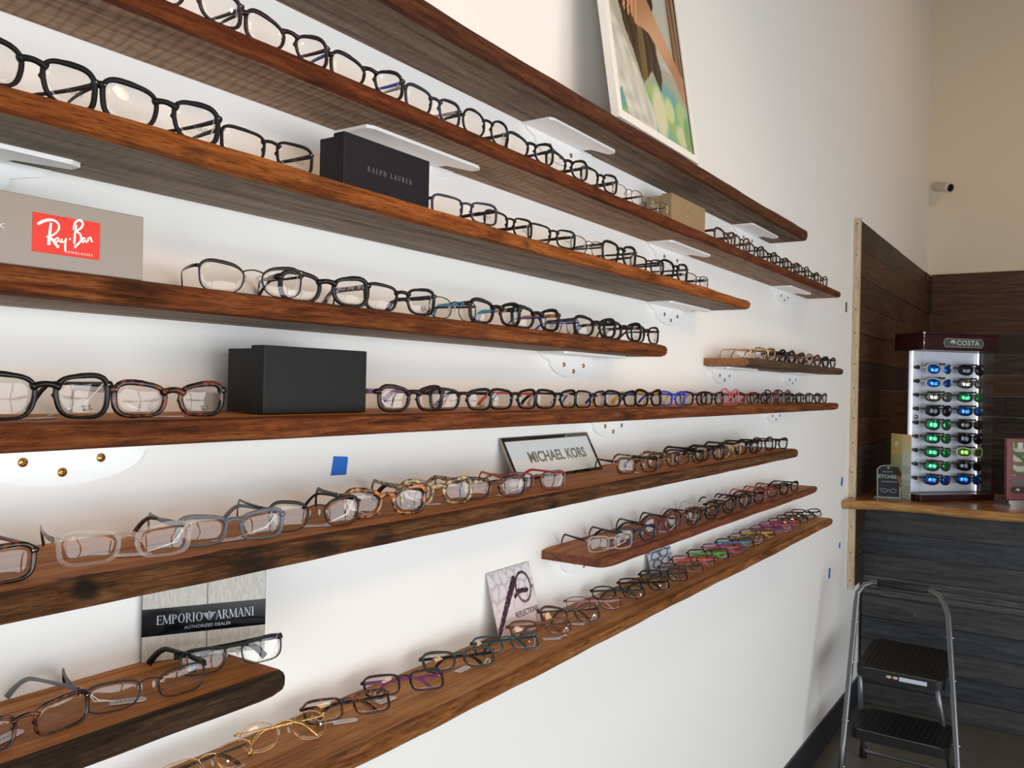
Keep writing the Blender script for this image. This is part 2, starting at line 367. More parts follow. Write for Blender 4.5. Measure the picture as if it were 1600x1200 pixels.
shelf('S4', -0.1, 1.95, -0.152, H+0.106, H+0.076, wset('s4', TOP_O, FR_R, UN_G, 41), 'wood shelf carrying the grey box with red logo', 4, 0.003)
shelf('S10', 2.57, 3.81, -0.152, H+0.100, H+0.072, wset('s10', TOP_O, ((66, 50, 38), (92, 70, 52), (120, 86, 58)), UN_G, 53), 'short brown shelf above the far end of the longest glasses row', 10, 0.002)
shelf('S5', -0.1, 3.58, -0.19, H-0.045, H-0.073, wset('s5', TOP_O, FR_R, UN_G, 61), 'long wood shelf at eye level carrying the black box', 5, 0.003)
shelf('S6', -0.1, 2.95, -0.205, H-0.197, H-0.227, wset('s6', TOP_O, FR_B, UN_G, 73), 'rough bark-edged wood shelf carrying the small framed name plaque', 6, 0.004, ((0.46, 0.012, 0.02), (0.62, 0.008, 0.015)))
shelf('S7', -0.1, 0.735, -0.17, H-0.367, H-0.400, wset('s7', TOP_O, ((30, 22, 14), (64, 46, 30), (104, 78, 54)), UN_G, 87), 'short thick dark-edged shelf under the black and silver sign', 7, 0.003)
shelf('S8', 1.615, 3.395, -0.158, H-0.367, H-0.393, wset('s8', ((120, 66, 38), (176, 110, 70), (202, 140, 94)), ((70, 34, 20), (124, 68, 42), (156, 96, 62)), UN_G, 91), 'short wood shelf with a sawn end above the lowest shelf', 8, 0.003)
shelf('S9', 0.2, 3.64, -0.162, H-0.520, H-0.548, wset('s9', ((136, 82, 42), (192, 130, 78), (218, 164, 108)), ((70, 38, 16), (144, 90, 44), (186, 128, 72)), UN_G, 103), 'lowest long shelf, crowded with folded eyeglasses', 9, 0.003)

# ---------------------------------------------------------------- white shelf brackets
def bracket_mesh():
    b = MB(); W = 0.15
    # plate under the board
    b.prism([(-W, 0.0), (-W, -0.068), (-W+0.012, -0.074), (W-0.012, -0.074), (W, -0.068), (W, -0.050), (W-0.055, -0.034), (W-0.062, 0.0)], 'z', -0.0055, -0.0002)
    # plate on the wall, rounded
    pts = [(-W, -0.001), (-W+0.012, -0.011)]
    for k in range(13):
        a = pi + pi*k/12*1.0
        pts.append((0.055*cos(a)*1.05 if False else 0.105*cos(a), -0.020 + 0.037*sin(a)))
    pts += [(W-0.012, -0.011), (W, -0.001)]
    b.prism(pts, 'y', -0.0065, -0.0002)
    return b.mesh('bracket', M_WHITE)
BRM = bracket_mesh()
def screw_mesh(m):
    b = MB(); T = Matrix.Rotation(pi/2, 4, 'X')
    b.lathe([(0.0055, 0), (0.0055, 0.001), (0.004, 0.0022), (0.0012, 0.0027)], 14, 0, T)
    b.box(-0.0035, 0.0035, -0.0031, -0.0024, -0.0005, 0.0005, 1); b.box(-0.0005, 0.0005, -0.0031, -0.0024, -0.0035, 0.0035, 1)
    return b.mesh('screw', [m, M_INK])
SCB, SCS = screw_mesh(M_BRASS), screw_mesh(M_STEEL)
BR = [('S1', 1.65, 'white bracket under the topmost shelf, below the framed poster'),
      ('S1', 2.95, 'white bracket under the end of the topmost shelf'),
      ('S2', 1.11, 'white bracket under the second shelf, behind the navy box'),
      ('S2', 2.28, 'white bracket under the second shelf, below the tan box'),
      ('S2', 3.41, 'small-looking white bracket under the far end of the second shelf'),
      ('S3', 0.36, 'white bracket cut by the picture edge above the grey box'),
      ('S3', 2.29, 'white bracket under the end of the orange-edged shelf'),
      ('S4', 1.73, 'white bracket showing three screws below the shelf with the grey box'),
      ('S10', 2.745, 'white bracket under the near end of the short brown shelf'),
      ('S10', 3.55, 'white bracket under the far end of the short brown shelf'),
      ('S5', 0.53, 'large white bracket with three brass screws below the black box shelf'),
      ('S5', 1.94, 'white bracket with brass screws beside the framed name plaque'),
      ('S5', 3.33, 'white bracket under the far end of the eye-level shelf'),
      ('S6', 1.66, 'white bracket mostly hidden under the middle of the bark-edged shelf'),
      ('S6', 2.90, 'white bracket tip under the end of the bark-edged shelf'),
      ('S8', 1.80, 'white bracket under the sawn end of the short wood shelf')]
UND = {'S1': .562, 'S2': .402, 'S3': .238, 'S4': .076, 'S10': .072, 'S5': -.073, 'S6': -.227, 'S8': -.393}
for key, x, lab in BR:
    o = link('shelf_bracket', BRM, None, (x, 0, H+UND[key])); tag(o, lab, 'bracket', 'white shelf brackets')
    sm = SCB if key in ('S5', 'S4', 'S8') else SCS
    for sx, sz in ((-0.045, -0.0265), (0.0, -0.041), (0.047, -0.0265)):
        link('screw', sm, o, (sx, -0.0065, sz), (0, sx*9, 0))

# ---------------------------------------------------------------- lettering
def text_mb(body, size, extr=0.0003, bold=0.0, sx=1.0, space=1.0):
    cu = bpy.data.curves.new('lettering', 'FONT'); cu.body = body; cu.size = size; cu.extrude = extr; cu.offset = bold
    cu.align_x = 'CENTER'; cu.align_y = 'CENTER'; cu.space_character = space; cu.resolution_u = 3
    o = bpy.data.objects.new('lettering', cu); COL.objects.link(o)
    dg = bpy.context.evaluated_depsgraph_get(); me = bpy.data.meshes.new_from_object(o.evaluated_get(dg))
    bpy.data.objects.remove(o)
    for v in me.vertices: v.co.x *= sx
    return me
def text_on(body, size, m, parent, loc, name='lettering', bold=0.0, sx=1.0, space=1.0, tilt=0.0, extr=0.0003):
    """lettering on a face that looks towards -Y (x to the right, z up) in the parent's frame"""
    me = text_mb(body, size, extr, bold, sx, space); me.materials.clear(); me.materials.append(m)
    return link(name, me, parent, loc, (pi/2, tilt, 0))
SERIF = {  # strokes: ('l', x0,y0,x1,y1,w) line, ('s',x,y,w) serif, ('o',cx,cy,rx,ry,a0,a1,thick,thin) ring
 'E': (0.62, [('l',.13,0,.13,1,.13),('l',.05,.97,.55,.97,.05),('l',.05,.03,.57,.03,.05),('l',.13,.52,.45,.52,.05),('l',.55,.82,.55,1,.04),('l',.57,0,.57,.2,.04),('l',.45,.42,.45,.62,.04)]),
 'M': (1.0, [('l',.12,0,.16,1,.05),('l',.16,1,.5,.05,.13),('l',.5,.05,.84,1,.05),('l',.88,0,.84,1,.13),('s',.12,.02,.24),('s',.88,.02,.26),('s',.1,.98,.16),('s',.9,.98,.16)]),
 'P': (0.66, [('l',.16,0,.16,1,.13),('s',.16,.02,.3),('s',.12,.98,.2),('o',.28,.73,.3,.25,-90,90,.13,.05)]),
 'O': (0.86, [('o',.43,.5,.37,.5,0,360,.14,.05)]),
 'R': (0.74, [('l',.16,0,.16,1,.13),('s',.16,.02,.3),('s',.12,.98,.2),('o',.28,.74,.28,.24,-90,90,.13,.05),('l',.36,.5,.68,.02,.12),('s',.68,.02,.14)]),
 'I': (0.36, [('l',.18,0,.18,1,.13),('s',.18,.02,.3),('s',.18,.98,.3)]),
 'A': (0.78, [('l',.1,0,.38,1,.05),('l',.38,1,.68,0,.13),('l',.2,.35,.55,.35,.05),('s',.1,.02,.22),('s',.68,.02,.26)]),
 'N': (0.84, [('l',.14,0,.14,1,.05),('l',.14,1,.7,0,.13),('l',.7,0,.7,1,.05),('s',.14,.02,.22),('s',.1,.98,.2),('s',.7,.98,.22)]),
 'L': (0.6, [('l',.16,0,.16,1,.13),('s',.16,.98,.3),('l',.05,.03,.54,.03,.05),('l',.55,0,.55,.22,.04)]),
 'H': (0.82, [('l',.16,0,.16,1,.12),('l',.66,0,.66,1,.12),('l',.16,.52,.66,.52,.05),('s',.16,.02,.28),('s',.66,.02,.28),('s',.16,.98,.28),('s',.66,.98,.28)]),
 'U': (0.8, [('l',.15,.3,.15,1,.12),('l',.65,.3,.65,1,.05),('o',.4,.32,.25,.3,180,360,.08,.05),('s',.15,.98,.28),('s',.65,.98,.22)]),
 ' ': (0.4, [])}
def serif_mesh(txt, h, m, track=0.08, depth=0.0004, sx=1.0):
    """classic serif capitals in the plane y=0, centred; letters face -Y"""
    b = MB(); x = 0; wtot = sum(SERIF[c][0]+track for c in txt)
    cnt = [0]
    def quad(p):
        cnt[0] += 1; b.prism([((q[0]-wtot/2)*h*sx, (q[1]-0.5)*h) for q in p], 'y', -depth*(1+0.06*(cnt[0] % 9)), 0)
    for c in txt:
        wd, st = SERIF[c]
        for s_ in st:
            if s_[0] == 'l':
                _, x0, y0, x1, y1, t = s_
                if abs(y1-y0) < 1e-6: quad([(x+x0, y0-t/2), (x+x1, y0-t/2), (x+x1, y0+t/2), (x+x0, y0+t/2)])
                else: quad([(x+x0-t/2, y0), (x+x0+t/2, y0), (x+x1+t/2, y1), (x+x1-t/2, y1)])
            elif s_[0] == 's':
                _, cx, cy, t = s_; quad([(x+cx-t/2, cy-.02), (x+cx+t/2, cy-.02), (x+cx+t/2, cy+.02), (x+cx-t/2, cy+.02)])
            else:
                _, cx, cy, rx, ry, a0, a1, tk, tn = s_; n = 20
                for k in range(n):
                    q = []
                    for (kk, inner) in ((k, 0), (k+1, 0), (k+1, 1), (k, 1)):
                        a = R(a0+(a1-a0)*kk/n); t_ = tn + (tk-tn)*abs(cos(a))
                        q.append((x+cx+(rx-inner*t_)*cos(a), cy+(ry-inner*tn*1.0)*sin(a)))
                    quad(q)
        x += wd+track
    return b.mesh('lettering', m)
def ribbon_mesh(strokes, scale, m, depth=0.0004, ox=0, oz=0):
    """brush strokes: list of lists of (x, y, width), smoothed"""
    b = MB()
    for si, st in enumerate(strokes):
        P = []; dd = depth*(1+0.12*si)
        for i in range(len(st)-1):
            p0 = st[max(i-1, 0)]; p1 = st[i]; p2 = st[i+1]; p3 = st[min(i+2, len(st)-1)]
            for k in range(6):
                t = k/6.0
                P.append(tuple(0.5*((2*p1[j])+(-p0[j]+p2[j])*t+(2*p0[j]-5*p1[j]+4*p2[j]-p3[j])*t*t+(-p0[j]+3*p1[j]-3*p2[j]+p3[j])*t**3) for j in range(3)))
        P.append(st[-1]); L_ = []
        for i, p in enumerate(P):
            a = P[max(i-1, 0)]; c = P[min(i+1, len(P)-1)]; dx, dy = c[0]-a[0], c[1]-a[1]; l = math.hypot(dx, dy) or 1
            nx, ny = -dy/l, dx/l; L_.append(((p[0]+nx*p[2]/2, p[1]+ny*p[2]/2), (p[0]-nx*p[2]/2, p[1]-ny*p[2]/2)))
        for i in range(len(L_)-1):
            q = [L_[i][0], L_[i+1][0], L_[i+1][1], L_[i][1]]
            b.prism([(ox+u*scale, oz+v*scale) for u, v in q], 'y', -dd, 0)
    return b.mesh('lettering', m)
def picture(name, wd, ht, nx, nz, fn, m, parent=None, thick=0.0006, back=None, **k):
    """printed sheet: a fine grid whose vertex colours are the printed picture; lies in x,z facing -Y, origin bottom centre"""
    vs = [((i/nx-0.5)*wd, 0, j/nz*ht) for j in range(nz+1) for i in range(nx+1)]
    fs = [(j*(nx+1)+i, j*(nx+1)+i+1, (j+1)*(nx+1)+i+1, (j+1)*(nx+1)+i) for j in range(nz) for i in range(nx)]
    n0 = len(vs); vs += [(-wd/2, thick, 0), (wd/2, thick, 0), (wd/2, thick, ht), (-wd/2, thick, ht)]
    c = (0, nx, nz*(nx+1)+nx, nz*(nx+1))
    fs += [(n0+3, n0+2, n0+1, n0)]
    # sides as ngons along the borders
    fs.append(tuple(range(0, nx+1))[::-1]+(n0, n0+1)); fs.append(tuple(nz*(nx+1)+i for i in range(nx+1))+(n0+2, n0+3))
    fs.append(tuple(j*(nx+1) for j in range(nz+1))+(n0+3, n0)); fs.append(tuple(j*(nx+1)+nx for j in range(nz, -1, -1))+(n0+1, n0+2))
    me = bpy.data.meshes.new(name); me.from_pydata(vs, [], fs); me.materials.append(m)
    a = me.color_attributes.new('print', 'FLOAT_COLOR', 'POINT')
    for j in range(nz+1):
        for i in range(nx+1):
            cc = fn(i/nx, j/nz); a.data[j*(nx+1)+i].color = (*lin(cc), 1)
    for q in range(4): a.data[n0+q].color = (0.7, 0.7, 0.7, 1)
    me.update(); return link(name, me, parent, **k)
def sstep(a, b_, x):
    t = max(0, min(1, (x-a)/(b_-a))) if b_ != a else float(x > a)
    return t*t*(3-2*t)
def mixc(a, b_, t): return tuple(a[i]*(1-t)+b_[i]*t for i in range(3))
def seg(px_, py_, a, b_):
    dx, dy = b_[0]-a[0], b_[1]-a[1]; t = max(0, min(1, ((px_-a[0])*dx+(py_-a[1])*dy)/(dx*dx+dy*dy+1e-12)))
    return math.hypot(px_-a[0]-t*dx, py_-a[1]-t*dy), t
def inpoly(x, y, P):
    c = False; j = len(P)-1
    for i in range(len(P)):
        if (P[i][1] > y) != (P[j][1] > y) and x < (P[j][0]-P[i][0])*(y-P[i][1])/(P[j][1]-P[i][1])+P[i][0]: c = not c
        j = i
    return c
def hsh(i, j=0):
    return (sin(i*127.1+j*311.7)*43758.5453) % 1.0

# ---------------------------------------------------------------- eyeglasses
FM = {
 'black': plain('black_acetate', (12, 11, 11), 0.28, spec=0.35), 'matte': plain('matte_black_acetate', (17, 16, 17), 0.5, spec=0.25),
 'plum': plain('plum_acetate', (38, 22, 26), 0.28, spec=0.35), 'brown': plain('brown_acetate', (70, 42, 30), 0.22, coat=0.3),
 'navy': plain('navy_acetate', (30, 34, 52), 0.3), 'blue': plain('blue_plastic', (38, 72, 190), 0.35), 'sky': plain('sky_blue_plastic', (70, 165, 205), 0.35),
 'coral': plain('coral_plastic', (226, 92, 84), 0.4), 'red': plain('red_plastic', (200, 40, 46), 0.35), 'yellow': plain('yellow_plastic', (226, 190, 60), 0.4),
 'orange': plain('orange_plastic', (224, 140, 74), 0.4), 'lilac': plain('lilac_plastic', (166, 146, 196), 0.4), 'white': plain('white_plastic', (226, 222, 216), 0.35),
 'pink': plain('pink_acetate', (206, 92, 110), 0.3), 'blush': plain('blush_plastic', (196, 138, 142), 0.4), 'green': plain('green_plastic', (60, 200, 70), 0.4),
 'purple': plain('purple_acetate', (120, 44, 110), 0.3), 'maroon': plain('maroon_acetate', (92, 26, 34), 0.25, coat=0.3), 'teal': plain('dark_teal_acetate', (24, 56, 62), 0.25, coat=0.3),
 'grey': clear_mat('grey_crystal', (200, 205, 210), (120, 126, 134), 0.40), 'clear': clear_mat('clear_crystal', (248, 246, 244), (228, 224, 220), 0.10),
 'rosebrown': clear_mat('brown_crystal', (190, 140, 112), (140, 92, 70), 0.45),
 'tort': tort('dark_tortoise', (28, 18, 14), (104, 48, 24), 90, 0.56), 'beige': tort('beige_tortoise', (74, 62, 50), (186, 158, 112), 110, 0.5),
 'amber': tort('amber_tortoise', (40, 28, 22), (176, 112, 58), 90, 0.52), 'marble': tort('marbled_grey', (70, 66, 74), (186, 180, 186), 130, 0.5),
 'gold': plain('gold_wire', (222, 178, 120), 0.22, 1.0), 'silver': plain('silver_wire', (180, 180, 184), 0.25, 1.0), 'gun': plain('gunmetal_wire', (48, 46, 48), 0.32, 0.8),
 'olive': plain('dark_olive_acetate', (44, 52, 44), 0.3), 'tan': plain('honey_plastic', (196, 146, 62), 0.35), 'bluew': plain('blue_wire', (44, 66, 130), 0.35, 0.6),
}
CN = {'black': 'black', 'matte': 'matte black', 'plum': 'dark plum', 'brown': 'dark brown', 'navy': 'dark navy', 'blue': 'blue', 'sky': 'sky blue', 'coral': 'coral', 'red': 'red',
      'yellow': 'yellow', 'orange': 'orange', 'lilac': 'lilac', 'white': 'white', 'pink': 'pink', 'blush': 'dusty pink', 'green': 'green', 'purple': 'purple', 'maroon': 'dark red',
      'teal': 'dark teal', 'grey': 'clear grey', 'clear': 'clear', 'rosebrown': 'clear brown', 'tort': 'tortoiseshell', 'beige': 'beige tortoiseshell', 'amber': 'amber tortoiseshell',
      'marble': 'marbled grey', 'gold': 'gold', 'silver': 'silver', 'gun': 'dark metal', 'olive': 'dark olive', 'tan': 'honey', 'bluew': 'blue metal'}
M_LENS = lens_mat('demo_lens', (0.97, 0.97, 0.965), 1.6, 0.02)
M_PAD = clear_mat('nose_pad_silicone', (240, 236, 230), (210, 206, 200), 0.4)
#        a      b     exp  taper lift  wtop   wbot   wside  bridge  depth
STY = {   # lens half width, half height, corner exponent, taper, outer lift, rim top, rim bottom, rim side, bridge, depth
 'rect':   (0.0280, 0.0152, 4.2, .05, .0010, .0036, .0026, .0034, .018, .0040),
 'square': (0.0280, 0.0176, 3.6, .13, .0016, .0048, .0032, .0044, .018, .0044),
 'thick':  (0.0272, 0.0170, 3.2, .12, .0026, .0064, .0042, .0060, .018, .0050),
 'cat':    (0.0280, 0.0174, 2.9, .10, .0050, .0052, .0030, .0046, .017, .0044),
 'deep':   (.0280, .0194, 3.4, .13, .0016, .0054, .0036, .0050, .017, .0048),
 'boxy':   (.0280, .0150, 3.6, .10, .0016, .0048, .0032, .0044, .016, .0046),
 'chunky': (.0272, .0156, 3.2, .10, .0024, .0062, .0040, .0058, .016, .0052),
 'round':  (0.0262, 0.0202, 2.4, .04, .0014, .0042, .0032, .0038, .019, .0040),
 'oval':   (0.0280, 0.0158, 2.5, .02, .0010, .0028, .0022, .0026, .018, .0034),
 'wire':   (0.0278, 0.0165, 2.8, .06, .0012, .0013, .0012, .0013, .020, .0016),
 'wrect':  (.0280, .0150, 3.4, .08, .0014, .0018, .0012, .0018, .019, .0022),
 'brow':   (0.0280, 0.0176, 3.0, .12, .0030, .0042, .0011, .0016, .019, .0030),
 'gold':   (.0262, .0195, 2.1, .03, .0006, .0011, .0010, .0011, .021, .0014)}
SNAME = {'deep': 'deep squarish', 'boxy': 'squarish', 'chunky': 'thick-rimmed', 'rect': 'rectangular', 'square': 'squarish', 'thick': 'thick-rimmed', 'cat': 'upswept', 'round': 'round', 'oval': 'oval', 'wire': 'thin-rimmed', 'wrect': 'thin rectangular', 'brow': 'browline', 'gold': 'round wire'}
METAL = ('wire', 'wrect', 'brow', 'gold')
NSEG = 44
def outline(st, side):
    a, bb, ex, tp, lf, wt, wb, ws, br, dp = STY[st]; cx = side*(br/2+wt*0.4+a); pts = []; zc = bb+wb
    for k in range(NSEG):
        t = 2*pi*k/NSEG; c, s_ = cos(t), sin(t)
        x = a*math.copysign(abs(c)**(2/ex), c); z = bb*math.copysign(abs(s_)**(2/ex), s_)
        x *= 1 - tp*(0.5-0.5*z/bb); o = x/a                       # o>0 is the outer side
        z += lf*o*max(0, z/bb+0.2)
        if o < 0 and z < 0: x += -tp*1.2*a*o*(-z/bb)*0.6
        pts.append((cx+side*x, zc+z, c, s_))
    return pts, cx, zc
def ycurve(x): return 0.9*x*x
LR = (1.0, 0.8, 0.6, 0.4, 0.2)
_gm = {}
def gmesh(st, part, fold, tl, front=None, temple=None):
    key = (st, part, fold, tl, front, temple)
    if key in _gm: return _gm[key]
    a, bb, ex, tp, lf, wt, wb, ws, br, dp = STY[st]; b = MB(); metal = st in METAL
    zc = bb+wb; zh = zc + bb*(0.62 if st != 'round' else 0.35) + lf*0.7; xh = br/2+wt*0.4+2*a+ws*0.75
    xh = xh+0.0006 if not metal else xh+0.003
    if part == 'front':
        fm = FM[front]; low = FM['gun'] if front in ('black', 'matte') else FM['gold']
        for side in (-1, 1):
            pts, cx, _ = outline(st, side); rings = []
            for i, (x, z, c, s_) in enumerate(pts):
                p0 = pts[(i-1) % NSEG]; p1 = pts[(i+1) % NSEG]; tx, tz = p1[0]-p0[0], p1[1]-p0[1]; l = math.hypot(tx, tz) or 1
                nx, nz = tz/l*side, -tx/l*side
                if nx*(x-cx)+nz*(z-zc) < 0: nx, nz = -nx, -nz
                t_ = max(0, s_)**0.8; w_ = wb*(1-t_)+wt*t_ if s_ > 0 else wb
                w_ = w_*(1-abs(c)**2)+max(ws, w_ if c > 0 else 0)*abs(c)**2
                if c < 0 and not metal: w_ *= 0.85
                y = ycurve(x); d = dp/2; ring = []
                for (u, v) in ((-0.06, -.6), (.2, -1), (.75, -.95), (1, -.45), (1, .45), (.75, .95), (.2, 1), (-0.06, .6)):
                    ring.append((x+nx*w_*u, y+d*v, z+nz*w_*u))
                rings.append(ring)
            fs = []; mi = []
            for i in range(NSEG):
                j = (i+1) % NSEG
                for k in range(8):
                    fs.append((i*8+k, i*8+(k+1) % 8, j*8+(k+1) % 8, j*8+k))
            base = len(b.v); b.v += [p for r in rings for p in r]
            for q, f in enumerate(fs):
                b.f.append(tuple(base+i for i in f)); b.sm.append(True)
                b.m.append(1 if (st == 'brow' and pts[q//8][3] < 0.15) else 0)
            # end piece
            ex0 = cx+side*a*0.93; w_ = max(wt*0.8, 0.0022)
            if metal: b.tube([(ex0, ycurve(ex0), zh), (side*(xh-0.002), ycurve(xh)+0.001, zh), (side*xh, ycurve(xh)+0.006, zh)], [w_*0.6, w_*0.7, w_*0.6], 8)
            else:
                b.tube([(ex0+side*0.001, ycurve(ex0), zh), (side*(xh-0.0015), ycurve(xh), zh), (side*xh, ycurve(xh)+0.003, zh), (side*xh, ycurve(xh)+0.0075, zh)],
                       [w_*0.95, w_*0.95, w_*0.8, w_*0.75], 10)
                if st not in ('oval',): b.lathe([(0.0011, 0), (0.0011, 0.0004), (0.0006, 0.0006)], 8, 2, Matrix.Translation((side*(xh-0.0045), ycurve(xh)-w_*0.93, zh)) @ Matrix.Rotation(pi/2, 4, 'X'))
        # bridge
        xb = br/2+wt*0.4+a*0.10; zb = zc+bb*(0.50 if not metal else 0.55); hb = (wt*0.56 if not metal else 0.0009)
        P = []; rr = []
        for k in range(13):
            u = -1+k/6.0; P.append((xb*u, ycurve(0)-0.0006, zb+0.0035*(1-u*u))); rr.append(hb*(1+(0.45 if not metal else 0.2)*abs(u)**3))
        b.tube(P, rr, 10)
        if not metal:
            for side in (-1, 1):   # moulded nose pads
                b.tube([(side*(br*0.5+0.001), 0.001, zb-0.004), (side*(br*0.5+0.0010), 0.0040, zb-0.008), (side*(br*0.5+0.0025), 0.002, zb-0.0125)], [0.0008, 0.0018, 0.0008], 8)
        me = b.mesh('frame_front', [fm, low, FM['silver']])
    elif part in ('lens_l', 'lens_r'):
        side = -1 if part == 'lens_l' else 1; pts, cx, _ = outline(st, side); n = NSEG; vs = []
        for (dy, sgn) in ((-0.0007, 1), (0.0007, 1)):
            for f_ in LR:
                for (x, z, c, s_) in pts: xx = cx+(x-cx)*f_; vs.append((xx, ycurve(xx)+dy-0.0008*(1-f_*f_), zc+(z-zc)*f_))
            vs.append((cx, ycurve(cx)+dy-0.0008, zc))
        nr = len(LR); o = nr*n+1; fs = []
        for q in (0, 1):
            for i in range(n):
                j = (i+1) % n
                for r_ in range(nr-1): fs.append((q*o+r_*n+i, q*o+r_*n+j, q*o+(r_+1)*n+j, q*o+(r_+1)*n+i))
                fs.append((q*o+(nr-1)*n+i, q*o+(nr-1)*n+j, q*o+nr*n))
        for i in range(n): j = (i+1) % n; fs.append((i, j, o+j, o+i))
        b.add(vs, fs, 0, True); me = b.mesh('lens', M_LENS)
    elif part in ('temple_l', 'temple_r'):
        side = -1 if part[-1] == 'l' else 1; m1 = FM[temple]; y0 = ycurve(xh)+0.0065; P = []; rr = []
        drop = zh-0.0028; sgn = side; n = 18; thin = metal and temple in ('gold', 'silver', 'gun', 'bluew', 'tort'); thick = 0.0036 if st in ('thick', 'chunky', 'wrect') else (0.0027 if not metal else 0.0020)
        for k in range(n+1):
            s_ = k/n; ln = tl*s_
            bend = max(0, (s_-0.70)/0.30); dz = drop*(bend**1.6)*0.95
            along = ln - (tl*0.06)*bend**2
            if thin: hh = 0.0015 if s_ < 0.6 else 0.0015+(0.0026-0.0015)*min(1, (s_-0.6)*5)
            else: hh = thick*(1.15 - 0.35*min(1, s_*2) + 0.5*max(0, s_-0.62)/0.38)
            if fold:
                off = y0+0.002+(0.0045 if side > 0 else 0.0)
                p = (side*(xh-along), off, zh-dz) if k else (side*xh, y0-0.001, zh)
            else: p = (side*(xh - 0.021*s_*s_), y0+along, zh-dz)
            P.append(p); rr.append(hh)
        b.tube(P, rr, 10, 0, up=(0, 0, 1), sx=0.42 if not thin else 0.7)
        me = b.mesh('temple', m1)
    elif part in ('pad_l', 'pad_r'):
        for side in ((-1,) if part == 'pad_l' else (1,)):
            b.lathe([(0.0001, -0.0012), (0.0022, -0.0009), (0.0028, 0), (0.0022, 0.0009), (0.0001, 0.0012)], 10, 0, Matrix.Translation((side*0.0078, 0.0065, zc+bb*0.12)) @ Matrix.Rotation(side*0.4, 4, 'Z') @ Matrix.Rotation(pi/2, 4, 'X') @ Matrix.Diagonal((0.9, 1.7, 1, 1)))
            b.tube([(side*(br/2+0.0012), 0.0008, zc+bb*0.36), (side*0.0105, 0.005, zc+bb*0.42), (side*0.008, 0.0072, zc+bb*0.16)], 0.0005, 6, 1)
        me = b.mesh('nose_pad', [M_PAD, FM['gold'] if front == 'gold' else FM['silver']])
    _gm[key] = me; return me
def minz(me, rx):
    return min(v.co.y*sin(rx)+v.co.z*cos(rx) for v in me.vertices)
def tag_mesh(kind, xh, zh, M, seed):
    """price tag lying by the glasses and its string; M maps upright frame -> object frame"""
    rnd = random.Random(seed); b = MB(); s_ = MB()
    side = rnd.choice((-1, 1)); x = side*rnd.uniform(0.0, 0.035); y = rnd.uniform(0.004, 0.03) if True else 0; an = rnd.uniform(-0.7, 0.7)
    T = Matrix.Translation((x, y, 0.0008)) @ Matrix.Rotation(an, 4, 'Z')
    pts = [(-0.019, -0.0075), (0.014, -0.0075), (0.019, -0.004), (0.019, 0.004), (0.014, 0.0075), (-0.019, 0.0075)]
    b.prism(pts, 'z', 0.0002, 0.0007, 0, M @ T)
    for k in range(5): b.box(-0.013+k*0.0045, -0.0108+k*0.0045, -0.001, 0.0008, 0.0007, 0.0008, 1, M @ T)
    e = T @ Vector((0.012*side, 0, 0.002)); h = Vector((side*xh, 0.012, zh+0.001))
    mid = (e+h)/2+Vector((side*0.006, -0.002, -0.004))
    for q in (0, 0.0016):
        P = [Vector((side*(xh+0.0022), 0.010+q, zh-0.004)), Vector((side*(xh+0.0025), 0.010+q, zh+0.003)), h+Vector((0, q, 0.0035)), Vector((side*(xh-0.006), 0.011+q*2, zh-0.002)), mid+Vector((q*3, q, 0)), e]
        s_.tube([M @ p for p in P], 0.00055, 6)
    return b.mesh('price_tag', [M_CARD, M_INK]), s_.mesh('string', M_STRING)
def loop_mesh(xh, zh, y0, seed, hang=0.0):
    rnd = random.Random(seed); b = MB(); s1 = 1 if rnd.random() < 0.75 else -1
    P = []
    for k in range(11):
        a = 2*pi*k/10; P.append(Vector((s1*(xh+0.0005)+0.0042*cos(a), y0+0.002+0.002*sin(a*2), zh+0.006*sin(a))))
    b.tube(P, 0.0005, 6)
    x = s1*(xh-0.002)
    for q in (-1, 1):
        b.tube([Vector((s1*xh, y0+0.001, zh-0.004)), Vector((x-s1*0.003*q, y0+0.002, zh-0.013)), Vector((x-s1*(0.004+0.003*q), y0+0.002, zh-0.021)), Vector((x-s1*0.006-0.004*q, y0+0.004, 0.003))], 0.0005, 6)
    return b.mesh('string', M_STRING)
_gl = {}
GN = [0]
